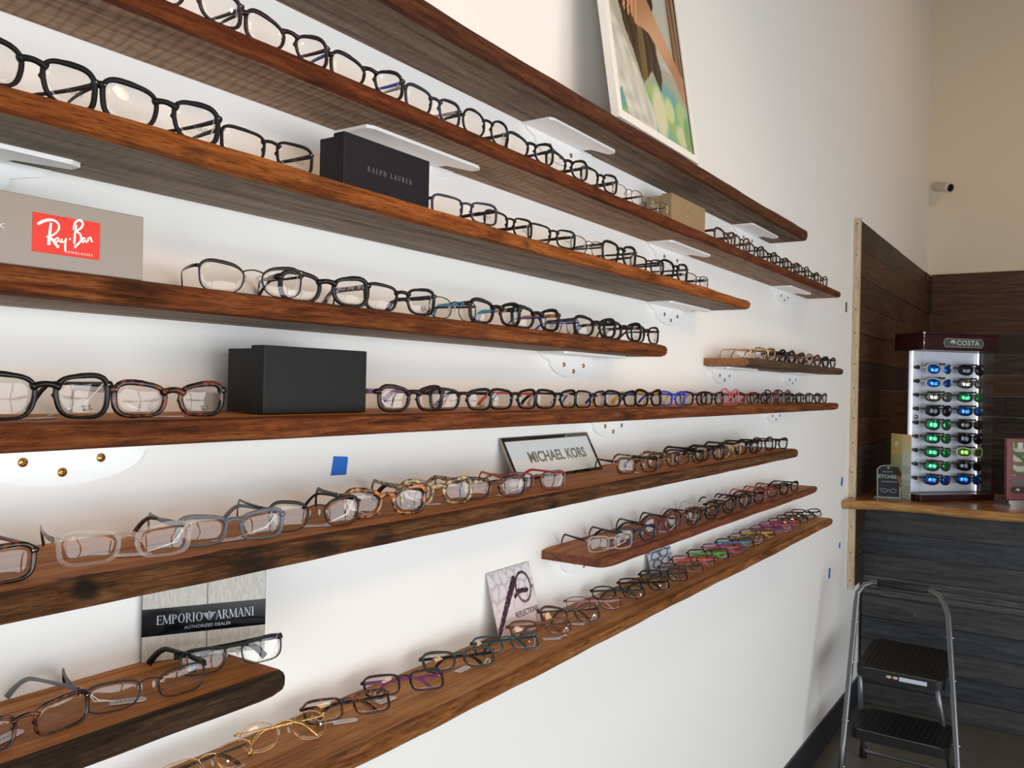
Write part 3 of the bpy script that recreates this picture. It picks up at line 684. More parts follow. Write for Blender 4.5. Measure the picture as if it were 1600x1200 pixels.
def glasses(key, x, y, yaw, st, front, temple, label, group, fold=False, tagk=None, tl=0.125, lean=0.0, prnt=None, small=False, dz=0.0, pads=True):
    zt, yf = SHELF[key]; GN[0] += 1
    a, bb, ex, tp, lf, wt, wb, ws, br, dp = STY[st]; metal = st in METAL
    fr = gmesh(st, 'front', False, 0, front)
    rx = -lean
    tls = [gmesh(st, 'temple_l', fold, tl, None, temple), gmesh(st, 'temple_r', fold, tl, None, temple)]
    z0 = min(minz(m, rx) for m in [fr]+tls)
    root = empty('eyeglasses', (x, y, zt-z0+0.0004+dz), R(yaw), rx); tag(root, label, 'eyeglasses', group)
    link('frame_front', fr, root)
    lens_ob = []
    for p in ('lens_l', 'lens_r'): lens_ob.append(link('lens', gmesh(st, p, False, 0), root))
    for m in tls: link('temple', m, root)
    if metal and pads:
        for p in ('pad_l', 'pad_r'): link('nose_pad', gmesh(st, p, False, 0, front), root)
    zc = bb+wb; zh = zc+bb*(0.62 if st != 'round' else 0.35)+lf*0.7; xh = br/2+wt*0.4+2*a+ws*0.75+0.0006
    if tagk == 'tag':
        M = Matrix.Rotation(lean, 4, 'X') @ Matrix.Translation((0, 0, z0-0.0004-dz))   # back to the shelf plane
        tm, sm = tag_mesh(None, xh, zh, M, GN[0]) if not lean else tag_mesh(None, xh*0.8, zh*0.5, M, GN[0])
        t_ = link('price_tag', tm, root); link('string', sm, t_)
    elif tagk == 'loop':
        link('string', loop_mesh(xh, zh, ycurve(xh)+0.006, GN[0]), root)
    if prnt:
        cx = (br/2+wt*0.4+a); sz = 0.0046
        if prnt == 'POLO':
            me = serif_mesh('POLO', 0.0052, M_PRT, 0.12, 0.0001); o = link('lens_print', me, lens_ob[1], (cx+0.004, ycurve(cx)-0.0024, zc-bb*0.30))
        elif prnt == 'Ray-Ban':
            me = ribbon_mesh(RB_STROKES, 0.013, M_PRT, 0.0001, -0.0065, -0.003); o = link('lens_print', me, lens_ob[1], (cx+0.004, ycurve(cx)-0.0022, zc-bb*0.62))
        else:
            me = text_mb(prnt, 0.0027, 0.00005); me.materials.clear(); me.materials.append(M_PRT); o = link('lens_print', me, lens_ob[1], (cx, ycurve(cx)-0.0019, zc-bb*0.66), (pi/2, 0, 0))
    return root
M_PRT = plain('grey_demo_print', (70, 68, 66), 0.6)
# script lettering, unit = width of the whole word, measured off the sign (x right, y up)
RB_STROKES = [
 [(.00,.36,.045),(.10,.43,.05),(.22,.47,.045),(.32,.45,.035),(.36,.37,.035),(.33,.29,.03),(.26,.22,.03),(.20,.19,.03)],
 [(.22,.42,.035),(.21,.30,.045),(.20,.18,.05),(.19,.04,.055)],
 [(.15,.175,.03),(.24,.15,.045),(.29,.09,.045),(.36,.02,.05)],
 [(.37,.17,.02),(.33,.18,.026),(.29,.13,.028),(.31,.10,.024),(.36,.15,.024),(.37,.13,.028),(.41,.11,.02)],
 [(.41,.18,.026),(.41,.13,.03),(.45,.13,.024),(.48,.19,.026)], [(.485,.20,.03),(.47,.08,.032),(.475,-.03,.036)],
 [(.535,.195,.001),(.55,.195,.045),(.565,.195,.001)],
 [(.66,.46,.03),(.635,.30,.035),(.625,.12,.04)],
 [(.60,.36,.02),(.64,.50,.035),(.72,.55,.04),(.77,.50,.04),(.74,.42,.035),(.67,.35,.03),(.73,.30,.035),(.745,.21,.035),(.70,.14,.035),(.63,.06,.04)],
 [(.82,.24,.02),(.79,.25,.026),(.765,.20,.028),(.78,.17,.024),(.82,.22,.024),(.83,.19,.028),(.86,.18,.02)],
 [(.87,.27,.026),(.865,.20,.028)], [(.87,.24,.02),(.90,.28,.024),(.92,.26,.028),(.93,.21,.028),(.96,.22,.02)]]

ORD = 'first second third fourth fifth sixth seventh eighth ninth tenth eleventh twelfth thirteenth fourteenth fifteenth sixteenth seventeenth eighteenth nineteenth twentieth twenty-first twenty-second twenty-third twenty-fourth twenty-fifth twenty-sixth'.split()
REST = {'S3': {'square': 'deep'}, 'S5': {'square': 'boxy', 'thick': 'chunky', 'cat': 'boxy'}, 'S6': {'square': 'boxy'}, 'S8': {'square': 'boxy'}, 'S9': {'square': 'boxy'}}
def row(key, y, items, anchor, group, start=0, fold=False, tl=0.125, lean=0.0):
    for i, it in enumerate(items):
        x, yaw, st, front, temple = it[:5]; st = REST.get(key, {}).get(st, st); o = it[5] if len(it) > 5 else {}
        desc = f"{CN[front]} {SNAME[st]} eyeglasses" + (f" with {CN[temple]} temples" if CN[temple] != CN[front] and not (front in ('black', 'matte') and temple in ('black', 'matte')) else '')
        lab = o.get('label') or f"{desc}, {ORD[i+start]} {anchor}"
        ln = o.get('lean', lean); fo = o.get('fold', fold)
        glasses(key, x, o.get('y', y), yaw, st, front, temple, lab, group, fo, o.get('tag'), o.get('tl', tl), R(ln), o.get('print'), pads=not o.get('far'))
T = {'tag': 'tag'}; LP = {'tag': 'loop'}
def D(**k): return k
row('S2', -0.118, [(0.612, -6, 'cat', 'plum', 'black', D(tag='loop')), (0.762, -2, 'cat', 'plum', 'black', D(tag='loop')), (0.914, -7, 'cat', 'black', 'blue', D(tag='loop')), (1.067, -1, 'square', 'navy', 'silver'),
    (1.214, -2, 'round', 'black', 'black', D(tag='loop')), (1.358, -9, 'cat', 'black', 'navy', D(tag='loop')), (1.499, -8, 'cat', 'black', 'black', D(tag='loop')), (1.639, -7, 'square', 'black', 'black', D(tag='loop')),
    (1.779, -5, 'wire', 'black', 'black', D(tag='loop')), (1.925, -6, 'wire', 'silver', 'gun')],
    'along the second shelf', 'eyeglasses on the second shelf', tl=0.105)
row('S2', -0.115, [(x, -6, st, f, t, D(far=1)) for x, st, f, t in ((2.435, 'thick', 'brown', 'brown'), (2.575, 'round', 'tort', 'brown'), (2.715, 'cat', 'plum', 'black'), (2.855, 'cat', 'black', 'black'), (2.995, 'square', 'black', 'plum'),
    (3.135, 'thick', 'tort', 'black'), (3.275, 'round', 'black', 'tort'), (3.415, 'cat', 'black', 'brown'), (3.555, 'square', 'tort', 'tort'))],
    'past the tan box', 'eyeglasses on the second shelf', tl=0.10)
row('S3', -0.160, [(0.411, 4, 'square', 'matte', 'matte', D(prnt=1, print='POLO', tag='loop')), (0.553, -4, 'square', 'matte', 'matte', D(print='POLO', tag='loop')), (0.699, -3, 'rect', 'matte', 'gun', D(print='POLO', tag='loop'))],
    'pair left of navy box', 'eyeglasses on the orange-edged shelf')
row('S3', -0.160, [(1.102, -14, 'rect', 'navy', 'black', D(print='POLO', tag='loop')), (1.242, -4, 'rect', 'black', 'matte', D(print='POLO', y=-.152, tag='loop')), (1.377, -10, 'rect', 'black', 'black', D(print='POLO', tag='loop')),
    (1.517, -1, 'wire', 'black', 'black'), (1.660, -5, 'square', 'black', 'black', D(tag='loop')), (1.804, -9, 'rect', 'gun', 'black', D(tag='loop')), (1.960, -5, 'square', 'black', 'navy', D(print='POLO')), (2.110, -4, 'wrect', 'black', 'black', D(tag='loop'))],
    'past the navy box', 'eyeglasses on the orange-edged shelf')
row('S4', -0.128, [(0.702, -17, 'brow', 'black', 'black', D(tag='loop')), (0.835, -16, 'thick', 'black', 'marble', D(y=-.120)), (0.985, -10, 'square', 'black', 'black', D(tag='loop', print='Ray-Ban')), (1.118, 2, 'wire', 'black', 'black'),
    (1.240, -6, 'thick', 'black', 'sky', D(tag='loop', print='Ray-Ban')), (1.375, -9, 'thick', 'black', 'orange', D(print='Ray-Ban')), (1.500, -1, 'wire', 'bluew', 'blue', D(y=-.115)), (1.615, -12, 'thick', 'matte', 'black'),
    (1.748, -12, 'thick', 'black', 'beige', D(print='Ray-Ban')), (1.868, -3, 'square', 'black', 'maroon', D(print='Ray-Ban', tag='loop'))],
    'past the grey box', 'eyeglasses on the red-brown shelf', tl=0.108)
row('S5', -0.152, [(0.434, 1, 'deep', 'black', 'black', D(print='Ray-Ban', tag='tag')), (0.575, -2, 'thick', 'tort', 'white', D(print='Ray-Ban', tag='tag'))],
    'pair left of the black box', 'eyeglasses on the eye-level shelf')
S5L = [(.988, -5, 'thick', 'plum', 'lilac'), (1.114, -11, 'cat', 'black', 'black'), (1.268, -4, 'square', 'black', 'coral'), (1.419, -4, 'square', 'black', 'black'), (1.560, 2, 'rect', 'black', 'white'),
       (1.698, -4, 'square', 'black', 'blue'), (1.842, -2, 'thick', 'black', 'yellow'), (1.985, -4, 'square', 'blue', 'blue'), (2.125, -8, 'square', 'black', 'white'), (2.262, -5, 'square', 'black', 'lilac'),
       (2.400, -3, 'round', 'pink', 'pink'), (2.535, -6, 'square', 'maroon', 'brown'), (2.670, -5, 'square', 'black', 'black'), (2.800, -4, 'round', 'maroon', 'coral'), (2.930, -5, 'round', 'brown', 'brown'),
       (3.060, -7, 'square', 'black', 'olive'), (3.190, -4, 'rect', 'olive', 'olive'), (3.320, -6, 'cat', 'black', 'black'), (3.440, -4, 'square', 'tort', 'white')]
row('S5', -0.152, [t + (D(tag=('tag', 'loop', None)[i % 3], print='Ray-Ban' if i < 5 else None, far=i > 8),) for i, t in enumerate(S5L)], 'past the black box', 'eyeglasses on the eye-level shelf')
row('S6', -0.160, [(0.352, -10, 'square', 'tort', 'maroon', D(print='MICHAEL KORS')), (0.520, -13, 'square', 'clear', 'tort', D(print='MICHAEL KORS', tag='tag')), (0.655, -11, 'square', 'grey', 'grey', D(print='MICHAEL KORS', tag='tag')), (0.788, -13, 'brow', 'black', 'black', D(tag='tag', print='TORY BURCH')),
    (0.925, -17, 'thick', 'amber', 'black', D(tag='tag')), (1.062, -18, 'thick', 'beige', 'beige', D(y=-.145, tag='tag', print='MICHAEL KORS')), (1.200, -22, 'square', 'tort', 'beige', D(tag='tag', print='MICHAEL KORS')), (1.336, -22, 'rect', 'maroon', 'red', D(tag='loop')),
    (1.775, -17, 'square', 'tort', 'gun', D(tag='tag', tl=.088)), (1.945, -11, 'square', 'brown', 'beige', D(y=-.15)), (2.085, -10, 'oval', 'black', 'black', D(tag='tag')), (2.230, -14, 'thick', 'black', 'gun', D(tag='loop')), (2.385, -8, 'square', 'beige', 'white', D(tag='tag')),
    (2.540, -10, 'thick', 'black', 'tort', D(tag='loop')), (2.690, -12, 'round', 'tort', 'black', D(tag='tag')), (2.840, -14, 'square', 'black', 'black', D())],
    'along the bark-edged shelf', 'eyeglasses on the bark-edged shelf')
row('S7', -0.135, [(0.430, 2, 'rect', 'tort', 'grey', D(tag='tag')), (0.565, -10, 'wrect', 'gun', 'black', D(tag='tag', tl=.115)), (0.694, -14, 'wrect', 'gun', 'matte', D(y=-.118, fold=True, lean=8, tag='loop'))],
    'along the thick dark-edged shelf', 'eyeglasses on the short dark-edged shelf')
row('S8', -0.132, [(1.700, -18, 'rect', 'clear', 'black', D(tag='tag')), (1.835, -16, 'square', 'navy', 'navy', D()), (1.975, -16, 'round', 'maroon', 'tort', D(tag='tag')), (2.115, -16, 'round', 'tort', 'tort', D(tag='loop')), (2.255, -15, 'square', 'black', 'white', D(tag='tag')),
    (2.395, -15, 'cat', 'black', 'white', D()), (2.540, -14, 'round', 'black', 'navy', D(tag='loop')), (2.680, -14, 'square', 'black', 'gun', D()), (2.820, -14, 'round', 'maroon', 'coral', D(tag='tag')), (2.960, -13, 'square', 'black', 'beige', D(tag='loop')), (3.095, -12, 'square', 'black', 'black', D())],
    'along the sawn-end shelf', 'eyeglasses on the short sawn-end shelf', tl=0.110)
S9L = [(.690, -4, 'wire', 'gold', 'tort'), (.812, -18, 'gold', 'gold', 'gold'), (.933, -25, 'rect', 'tort', 'tort', 'tag'), (1.062, -31, 'rect', 'plum', 'purple', 'tag'), (1.210, -32, 'square', 'olive', 'black', 'tag'), (1.344, -30, 'rect', 'teal', 'teal', 'loop'),
       (1.470, -35, 'square', 'rosebrown', 'rosebrown', 'tag'), (1.590, -37, 'cat', 'brown', 'brown', 'tag'), (1.715, -42, 'wire', 'gun', 'blush', ''), (1.840, -42, 'oval', 'black', 'olive', 'tag'), (1.960, -40, 'rect', 'black', 'black', 'loop'), (2.075, -38, 'rect', 'black', 'olive', ''),
       (2.185, -38, 'oval', 'maroon', 'brown', 'tag'), (2.295, -38, 'rect', 'maroon', 'coral', ''), (2.405, -38, 'rect', 'black', 'green', 'tag'), (2.515, -38, 'rect', 'purple', 'pink', 'tag'), (2.625, -38, 'rect', 'black', 'sky', ''), (2.735, -38, 'oval', 'brown', 'beige', 'tag'),
       (2.840, -38, 'rect', 'brown', 'yellow', ''), (2.940, -38, 'oval', 'purple', 'purple', ''), (3.040, -38, 'rect', 'purple', 'pink', 'tag'), (3.140, -38, 'rect', 'maroon', 'red', ''), (3.235, -38, 'rect', 'black', 'olive', ''), (3.330, -38, 'rect', 'black', 'teal', ''), (3.425, -38, 'rect', 'black', 'black', 'tag')]
# rows thin out towards the far end
S9L = [((t[0] if t[0] < 1.97 else 1.96+(t[0]-1.96)*1.075),) + t[1:] for t in S9L]
row('S9', -0.088, [t[:5] + (D(tag=(t[5] if len(t) > 5 else None) or None, far=i > 9, y=-0.100 if i in (5, 6, 7, 10, 11, 12) else -0.088),) for i, t in enumerate(S9L)], 'along the lowest shelf', 'folded eyeglasses on the lowest shelf', fold=True, lean=38)
row('S10', -0.118, [(2.700, -30, 'wire', 'gold', 'tan', D(tag='tag')), (2.835, -10, 'square', 'beige', 'tan', D()), (2.960, -10, 'thick', 'black', 'black', D(tag='loop')), (3.085, -8, 'round', 'black', 'brown', D()), (3.205, -10, 'thick', 'tort', 'black', D(tag='loop')),
    (3.325, -8, 'square', 'beige', 'blush', D()), (3.445, -8, 'round', 'rosebrown', 'blush', D()), (3.570, -9, 'thick', 'black', 'black', D()), (3.695, -8, 'thick', 'black', 'brown', D())],
    'along the short brown shelf', 'eyeglasses on the short brown shelf', tl=0.10)

# ---------------------------------------------------------------- boxes on the shelves
def lidbox(name, x0, x1, yf, zt, h, dl, db, mat, mlid, label, cat='box', gap=0.004):
    """shallow gift box standing on its long edge: lid towards the room, tray behind it"""
    cx = (x0+x1)/2; o = empty(name, (cx, yf, zt+0.0004)); hw = (x1-x0)/2; tag(o, label, cat)
    b = MB(); b.box(-hw+0.003, hw-0.003, dl+0.0002, dl+db, 0.002, h-0.004); b.build('tray', mat, o, 0.0012)
    b = MB(); b.box(-hw, hw, 0, dl, 0, h); b.build('lid', mlid, o, 0.0015)
    return o
M_NAVY = plain('navy_box_paper', (17, 17, 26), 0.5, spec=0.3); M_BLK = plain('black_box_paper', (17, 18, 18), 0.5, spec=0.3)
M_TAN = plain('tan_box_paper', (150, 126, 92), 0.5); M_TAN2 = plain('tan_emboss', (172, 146, 110), 0.45); M_SILV = plain('silver_foil', (150, 150, 160), 0.35, 0.6)
o = lidbox('eyewear_box', 0.848, 1.036, -0.135, H+0.266, 0.086, 0.022, 0.030, M_NAVY, M_NAVY, 'navy blue gift box with small silver lettering, standing among the black eyeglasses')
link('lettering', serif_mesh('RALPH LAUREN', 0.0075, M_SILV, 0.42), o, (0.004, -0.0002, 0.043))
lidbox('eyewear_box', 0.716, 0.903, -0.135, H-0.045, 0.089, 0.026, 0.050, M_BLK, M_BLK, 'plain black gift box standing on the eye-level shelf')
o = lidbox('eyewear_box', 2.085, 2.325, -0.092, H+0.430, 0.088, 0.03, 0.045, M_TAN, M_TAN, 'tan gift box with a faint embossed crest on the second shelf')
b = MB()
for k in range(3): b.tube([(0.011*cos(a*pi/8)*(1-k*0.25), -0.0003, 0.052+0.014*sin(a*pi/8)*(1-k*0.22)) for a in range(16)], 0.0006, 6, closed=True)
b.box(-0.022, 0.022, -0.0006, 0, 0.028, 0.0295); b.build('crest', M_TAN2, o)
# grey box with red logo, cut by the picture edge
o = empty('eyewear_box', (0.400, -0.140, H+0.1064)); tag(o, 'large grey glossy box with a red script logo panel at its front', 'box')
M_GREY = plain('grey_box_paper', (152, 142, 132), 0.3, coat=0.2); M_RED = plain('red_logo_panel', (222, 44, 26), 0.45); M_WPR = plain('white_print', (245, 238, 232), 0.5)
b = MB(); b.box(-0.20, 0.143, 0, 0.085, 0, 0.070); b.build('carton', M_GREY, o, 0.0012)
b = MB(); b.box(0.024, 0.093, -0.0006, -0.0001, 0.0155, 0.0545); pn = b.build('logo_panel', M_RED, o)
link('lettering', ribbon_mesh(RB_STROKES, 0.059, M_WPR, 0.0004), pn, (0.0285, -0.0007, 0.0215))
text_on('SUNGLASSES', 0.0034, M_WPR, pn, (0.071, -0.0007, 0.0195), space=1.6)
b = MB(); b.tube([(-0.012, -0.0002, 0.0335), (-0.002, -0.0002, 0.0385)], 0.0006, 6); b.tube([(-0.012, -0.0002, 0.0385), (-0.002, -0.0002, 0.0335)], 0.0006, 6); b.build('lettering', M_WPR, o)

# ---------------------------------------------------------------- signs and cards
# black and silver dealer sign
M_LINEN = wood('silver_linen', (176, 172, 160), (204, 200, 190), (222, 218, 208), (120, 120, 30), rough=0.4, bump=0.5, knots=0.0, fibre=0.2)
M_BACR = plain('black_acrylic', (9, 9, 13), 0.10, spec=0.3)
o = empty('dealer_sign', (0.704, -0.0435, H-0.3668), R(-29)); tag(o, 'silver linen sign with a black band and silver capitals, standing behind the metal eyeglasses', 'sign')
b = MB(); b.box(-0.0775, 0.0775, 0.0, 0.004, 0, 0.134); b.build('backing', plain('grey_edge', (120, 120, 120), 0.4), o)
b = MB()
for (x0, x1) in ((-0.0765, 0.0015), (0.0028, 0.0765)):
    for (z0, z1) in ((0.001, 0.0335), (0.0685, 0.133)):
        b = MB(); b.box(x0, x1, -0.0016, 0, z0, z1); b.build('linen_panel', M_LINEN, o)
b = MB(); b.box(-0.0775, 0.0775, -0.0022, 0, 0.0335, 0.0685); bd = b.build('band', M_BACR, o)
link('lettering', serif_mesh('EMPORIO', 0.0118, M_SILV, 0.02, 0.0003, 0.92), bd, (-0.0315, -0.0023, 0.0535))
link('lettering', serif_mesh('ARMANI', 0.0118, M_SILV, 0.02, 0.0003, 0.92), bd, (0.0375, -0.0023, 0.0535))
text_on('AUTHORIZED DEALER', 0.0058, M_SILV, bd, (0.003, -0.0023, 0.0405))
b = MB()                                     # eagle emblem
for k in range(6):
    wv = 0.0086-k*0.0012; z = 0.0575-k*0.0017
    b.prism([(0.0045-wv, z), (0.0045-0.0006, z-0.0004), (0.0045-0.0006, z-0.0014), (0.0045-wv+0.0012, z-0.0010)], 'y', -0.0025, -0.0022)
    b.prism([(0.0045+wv, z), (0.0045+0.0006, z-0.0004), (0.0045+0.0006, z-0.0014), (0.0045+wv-0.0012, z-0.0010)], 'y', -0.0025, -0.0022)
b.prism([(0.0032, 0.0588), (0.0056, 0.0592), (0.0062, 0.0582), (0.005, 0.0575), (0.0038, 0.0578)], 'y', -0.0025, -0.0022)
b.build('emblem', M_SILV, bd)
# framed name plaque
o = empty('name_plaque', (1.620, -0.050, H-0.1966), 0, R(-28)); tag(o, 'white name plaque in a mirrored frame leaning against the wall', 'sign')
M_MIRR = plain('mirror_strip', (150, 146, 138), 0.06, 1.0); M_CREAM = plain('white_plaque', (232, 234, 232), 0.4); M_TXT = plain('taupe_print', (150, 146, 134), 0.4, 0.3)
b = MB(); W, Hh, t = 0.184, 0.096, 0.0085
b.prism([(-W, 0), (W, 0), (W, 0.006), (-W, 0.006)], 'y', -0.001, 0.006)
b.box(-W, -W+t, -0.001, 0.006, 0.006, Hh); b.box(W-t, W, -0.001, 0.006, 0.006, Hh); b.box(-W+t, W-t, -0.001, 0.006, Hh-t, Hh)
b.build('frame', M_MIRR, o)
b = MB(); b.box(-W+t, W-t, 0.0005, 0.005, 0.006, Hh-t); b.build('panel', M_CREAM, o)
text_on('MICHAEL KORS', 0.034, M_TXT, o, (0.015, 0.0003, 0.047), bold=0.0009, sx=1.05)
# lowest-shelf card with a spectacle arm
def refl(u, v):
    c = mixc((226, 206, 204), (216, 212, 216), sstep(0.2, 1, v)); c = mixc(c, (190, 158, 146), sstep(0.25, 0, v)*0.6)
    best = 9; 
    for i in range(-1, 7):
        for j in range(-1, 6):
            cx, cy = (i+hsh(i, j)*0.8+0.25*sin(v*11))/6, (j+hsh(j+9, i)*0.8)/5; d = math.hypot((u-cx), (v-cy)*0.8)
            if d < best: sec = best; best = d
            elif d < sec: sec = d
    e = sstep(0.05, 0.0, sec-best)*sstep(0.25, 0.6, v); c = mixc(c, (164, 152, 156), e*0.6)
    for a, q, w_, cc in (((.02, .12), (.56, .80), .055, (62, 40, 54)), ((.52, .56), (.66, .62), .028, (60, 40, 50)), ((.62, .62), (.82, .60), .036, (60, 40, 50))):
        d, t_ = seg(u, v, a, q)
        if d < w_*(1.0 if cc[0] != 62 else (0.75+0.35*t_)): c = mixc(cc, (160, 132, 150), 0.5 if cc[0] == 62 and hsh(int(u*40), int(v*40)) > 0.8 else 0)
    r = math.hypot((u-.75)/.17, (v-.66)/.22)
    if abs(r-1) < 0.10: c = (66, 44, 52) if v > .6 else (110, 84, 84)
    if math.hypot(u-.95, (v-.63)) < .035: c = (120, 100, 100)
    return c
o = picture('display_card', 0.158, 0.140, 90, 84, refl, vcol('card_print', 0.3), thick=0.0012); o.location = (1.478, -0.042, H-0.5196); o.rotation_euler = (R(-16), 0, 0)
tag(o, 'pale card picturing a purple spectacle arm, leaning above the lowest shelf', 'card')
text_on('REFLECTIONS', 0.0175, M_INK, o, (0.034, -0.0004, 0.040), sx=0.72, space=1.1)
def card2(u, v):
    c = mixc((205, 212, 222), (176, 186, 200), v)
    for k, (cx, cy) in enumerate(((.3, .55), (.68, .6), (.32, .28), (.7, .3))):
        r = math.hypot((u-cx)/.17, (v-cy)/.13)
        if abs(r-1) < .14: c = (70, 70, 78)
    if abs(v-.72+u*.06) < .022 or abs(v-.46) < .012: c = (84, 84, 92)
    if v < .14: c = (160, 160, 158)
    return c
o = picture('display_card', 0.155, 0.085, 50, 34, card2, vcol('card_print'), thick=0.0012); o.location = (2.235, -0.024, H-0.5196); o.rotation_euler = (R(-14), 0, 0)
tag(o, 'small blue-grey card picturing several eyeglasses, under the sawn-end shelf', 'card')
# leaning framed poster
SLEEVE = [(0, .04), (0, .30), (.10, .24), (.23, .175), (.36, .11), (.47, .055), (.47, 0), (.12, 0), (.06, .07)]
HAIR = [(.10, .50), (.13, .30), (.20, .24), (.29, .17), (.38, .12), (.44, .14), (.50, .17), (.62, .125), (.64, .16), (.60, .27), (.64, .36), (.60, .50)]
ARM = [(.28, .33), (.34, .27), (.52, .275), (.68, .235), (.84, .20), (.97, .13), (1.02, .15), (1.02, .20), (.88, .25), (.72, .31), (.55, .37), (.42, .42), (.30, .42)]
def poster(u, v):
    m = v*0.82; n1 = sin(u*23+m*31)*0.5+sin(u*9-m*47+1)*0.5
    c = mixc((170, 168, 150), (196, 190, 176), sstep(.2, .5, m))
    if u > .82 and m > .22: c = mixc((150, 112, 80), (92, 66, 46), 0.5+0.5*sin(u*90+m*14))
    g = sstep(.16, .10, m+0.03*sin(u*7))
    low = mixc((104, 168, 170), (150, 182, 110), 0.5+0.5*sin(u*8+m*40)); c = mixc(c, low, g)
    for (cx, cy, rx, ry, cc) in ((.55, .065, .10, .07, (222, 214, 178)), (.70, .09, .07, .035, (206, 214, 160)), (.88, .10, .08, .035, (176, 200, 128)), (.85, .035, .09, .03, (206, 208, 170)), (.06, .05, .10, .035, (84, 152, 158)), (.95, .05, .06, .05, (122, 160, 92))):
        r = math.hypot((u-cx)/rx, (m-cy)/ry); c = mixc(c, cc, sstep(1.25, .7, r)*0.9)
    if inpoly(u, m, SLEEVE): c = mixc((218, 216, 206), (182, 182, 170), 0.5+0.3*sin(u*31-m*45+3*sin(m*37+u*9))+0.2*sin(u*60+m*90))
    if .62 < u < .86 and m > .20: c = mixc(c, (188, 190, 184), 0.8)
    if inpoly(u+0.01*sin(m*60), m, HAIR):
        c = mixc((34, 22, 20), (70, 50, 32), 0.5+0.5*sin(u*70+m*18+sin(m*50))); 
        if .36 < u < .44 and m < .30: c = mixc(c, (150, 128, 66), 0.55)
    if inpoly(u, m, ARM): c = mixc((206, 160, 122), (176, 126, 92), sstep(.0, 1, 0.5+0.5*sin(u*6-m*20)))
    for k in range(4):
        d, t_ = seg(u, m, (.24+.05*k, .335), (.22+.05*k, .295-.006*(k % 2)))
        if d < .012: c = (208, 152, 108)
    return c
o = empty('framed_poster', (1.915, -0.1345, H+0.6004), 0, R(-9.0)); tag(o, 'white-framed poster of long dark hair and an arm, leaning on the topmost shelf', 'poster')
W, Hh, t = 0.236, 0.84, 0.020
b = MB(); b.box(-W, W, -0.006, 0.014, 0, t); b.box(-W, W, -0.006, 0.014, Hh-t, Hh); b.box(-W, -W+t, -0.006, 0.014, t, Hh-t); b.box(W-t, W, -0.006, 0.014, t, Hh-t)
b.build('frame', plain('white_frame', (240, 236, 228), 0.4), o, 0.001)
b = MB(); b.box(-W+t-0.0005, W-t+0.0005, -0.0015, -0.0005, t-0.0005, t+0.003); b.box(-W+t-0.0005, -W+t+0.003, -0.0015, -0.0005, t, Hh-t); b.box(W-t-0.003, W-t+0.0005, -0.0015, -0.0005, t, Hh-t); b.build('inner_edge', M_INK, o)
picture('print', 2*(W-t), Hh-2*t, 110, 190, poster, vcol('poster_print', 0.25, 0.1), o, thick=0.004, loc=(0, 0, t))

# ---------------------------------------------------------------- tape and marks on the wall
def tape(x, z, w_, h_, ang, label, m=M_TAPE):
    b = MB(); n = 6; pts = [(-w_/2, -h_/2), (w_/2*0.9, -h_/2*0.92), (w_/2, h_/2*0.8), (w_/2*0.92, h_/2), (-w_/2*0.8, h_/2*1.02)]
    b.prism(pts, 'y', -0.0007, -0.0001); o = b.build('painters_tape', m, None, loc=(x, 0, z), rot=(0, R(ang), 0)); tag(o, label, 'tape'); return o
tape(0.985, H-0.138, 0.036, 0.031, 4, 'torn square of blue painters tape on the white wall above the bark-edged shelf')
tape(4.27, H-0.882, 0.035, 0.05, 8, 'scrap of blue tape low on the wall beside the pine strip')
tape(4.47, H-0.775, 0.03, 0.03, -10, 'tiny blue tape scrap on the wall, the middle one of three by the counter')
tape(4.49, H-0.455, 0.04, 0.045, 20, 'blue tape scrap on the wall just above the counter end')
b = MB(); b.box(-0.012, 0.012, -0.004, 0, -0.025, 0.025); o = b.build('wall_clip', plain('grey_plastic', (90, 88, 88), 0.5), None, 0.002, loc=(4.50, 0, H+0.43)); tag(o, 'small dark plastic clip on the wall beside the plank panel', 'clip')

# ---------------------------------------------------------------- service counter
M_CTOP = wood('counter_top', (110, 68, 30), (160, 106, 54), (196, 146, 88), (6, 1.6, 6), rough=0.22, bump=0.12, knots=0.25, seed=3, spec=0.6)
M_CEDGE = wood('counter_edge', (138, 92, 48), (184, 134, 80), (210, 168, 112), (3, 1.6, 14), rough=0.4, bump=0.5, knots=0.25, seed=6)
ctr = empty('service_counter', (4.95, -1.2, 0)); tag(ctr, 'service counter with a live-edge wood top and dark grey plank front', 'counter')
b = MB(); n = 70; rings = []
for i in range(n+1):
    y = -0.002 - i*0.05 if i else -0.001
    e = 0.010*sin(y*5+1)+0.006*sin(y*13)+0.003*sin(y*31)
    xf = 4.585 + e - 0.11*math.exp(-((y)/0.10)**2)
    rings.append([(5.39, y, 1.105), (xf+0.03, y, 1.105), (xf+0.004, y, 1.118), (xf-0.006, y, 1.134), (xf+0.006, y, 1.147), (xf+0.02, y, 1.150), (5.39, y, 1.150)])
b.v = [(p[0]-4.95, p[1]+1.2, p[2]) for r in rings for p in r]
for i in range(n):
    for j in range(7):
        b.f.append((i*7+j, i*7+(j+1) % 7, (i+1)*7+(j+1) % 7, (i+1)*7+j)); b.m.append(1 if j in (1, 2, 3, 4) else 0); b.sm.append(False)
b.f.append(tuple(range(7))[::-1]); b.m.append(1); b.sm.append(False); b.f.append(tuple(n*7+j for j in range(7))); b.m.append(1); b.sm.append(False)
b.build('countertop', [M_CTOP, M_CEDGE], ctr)
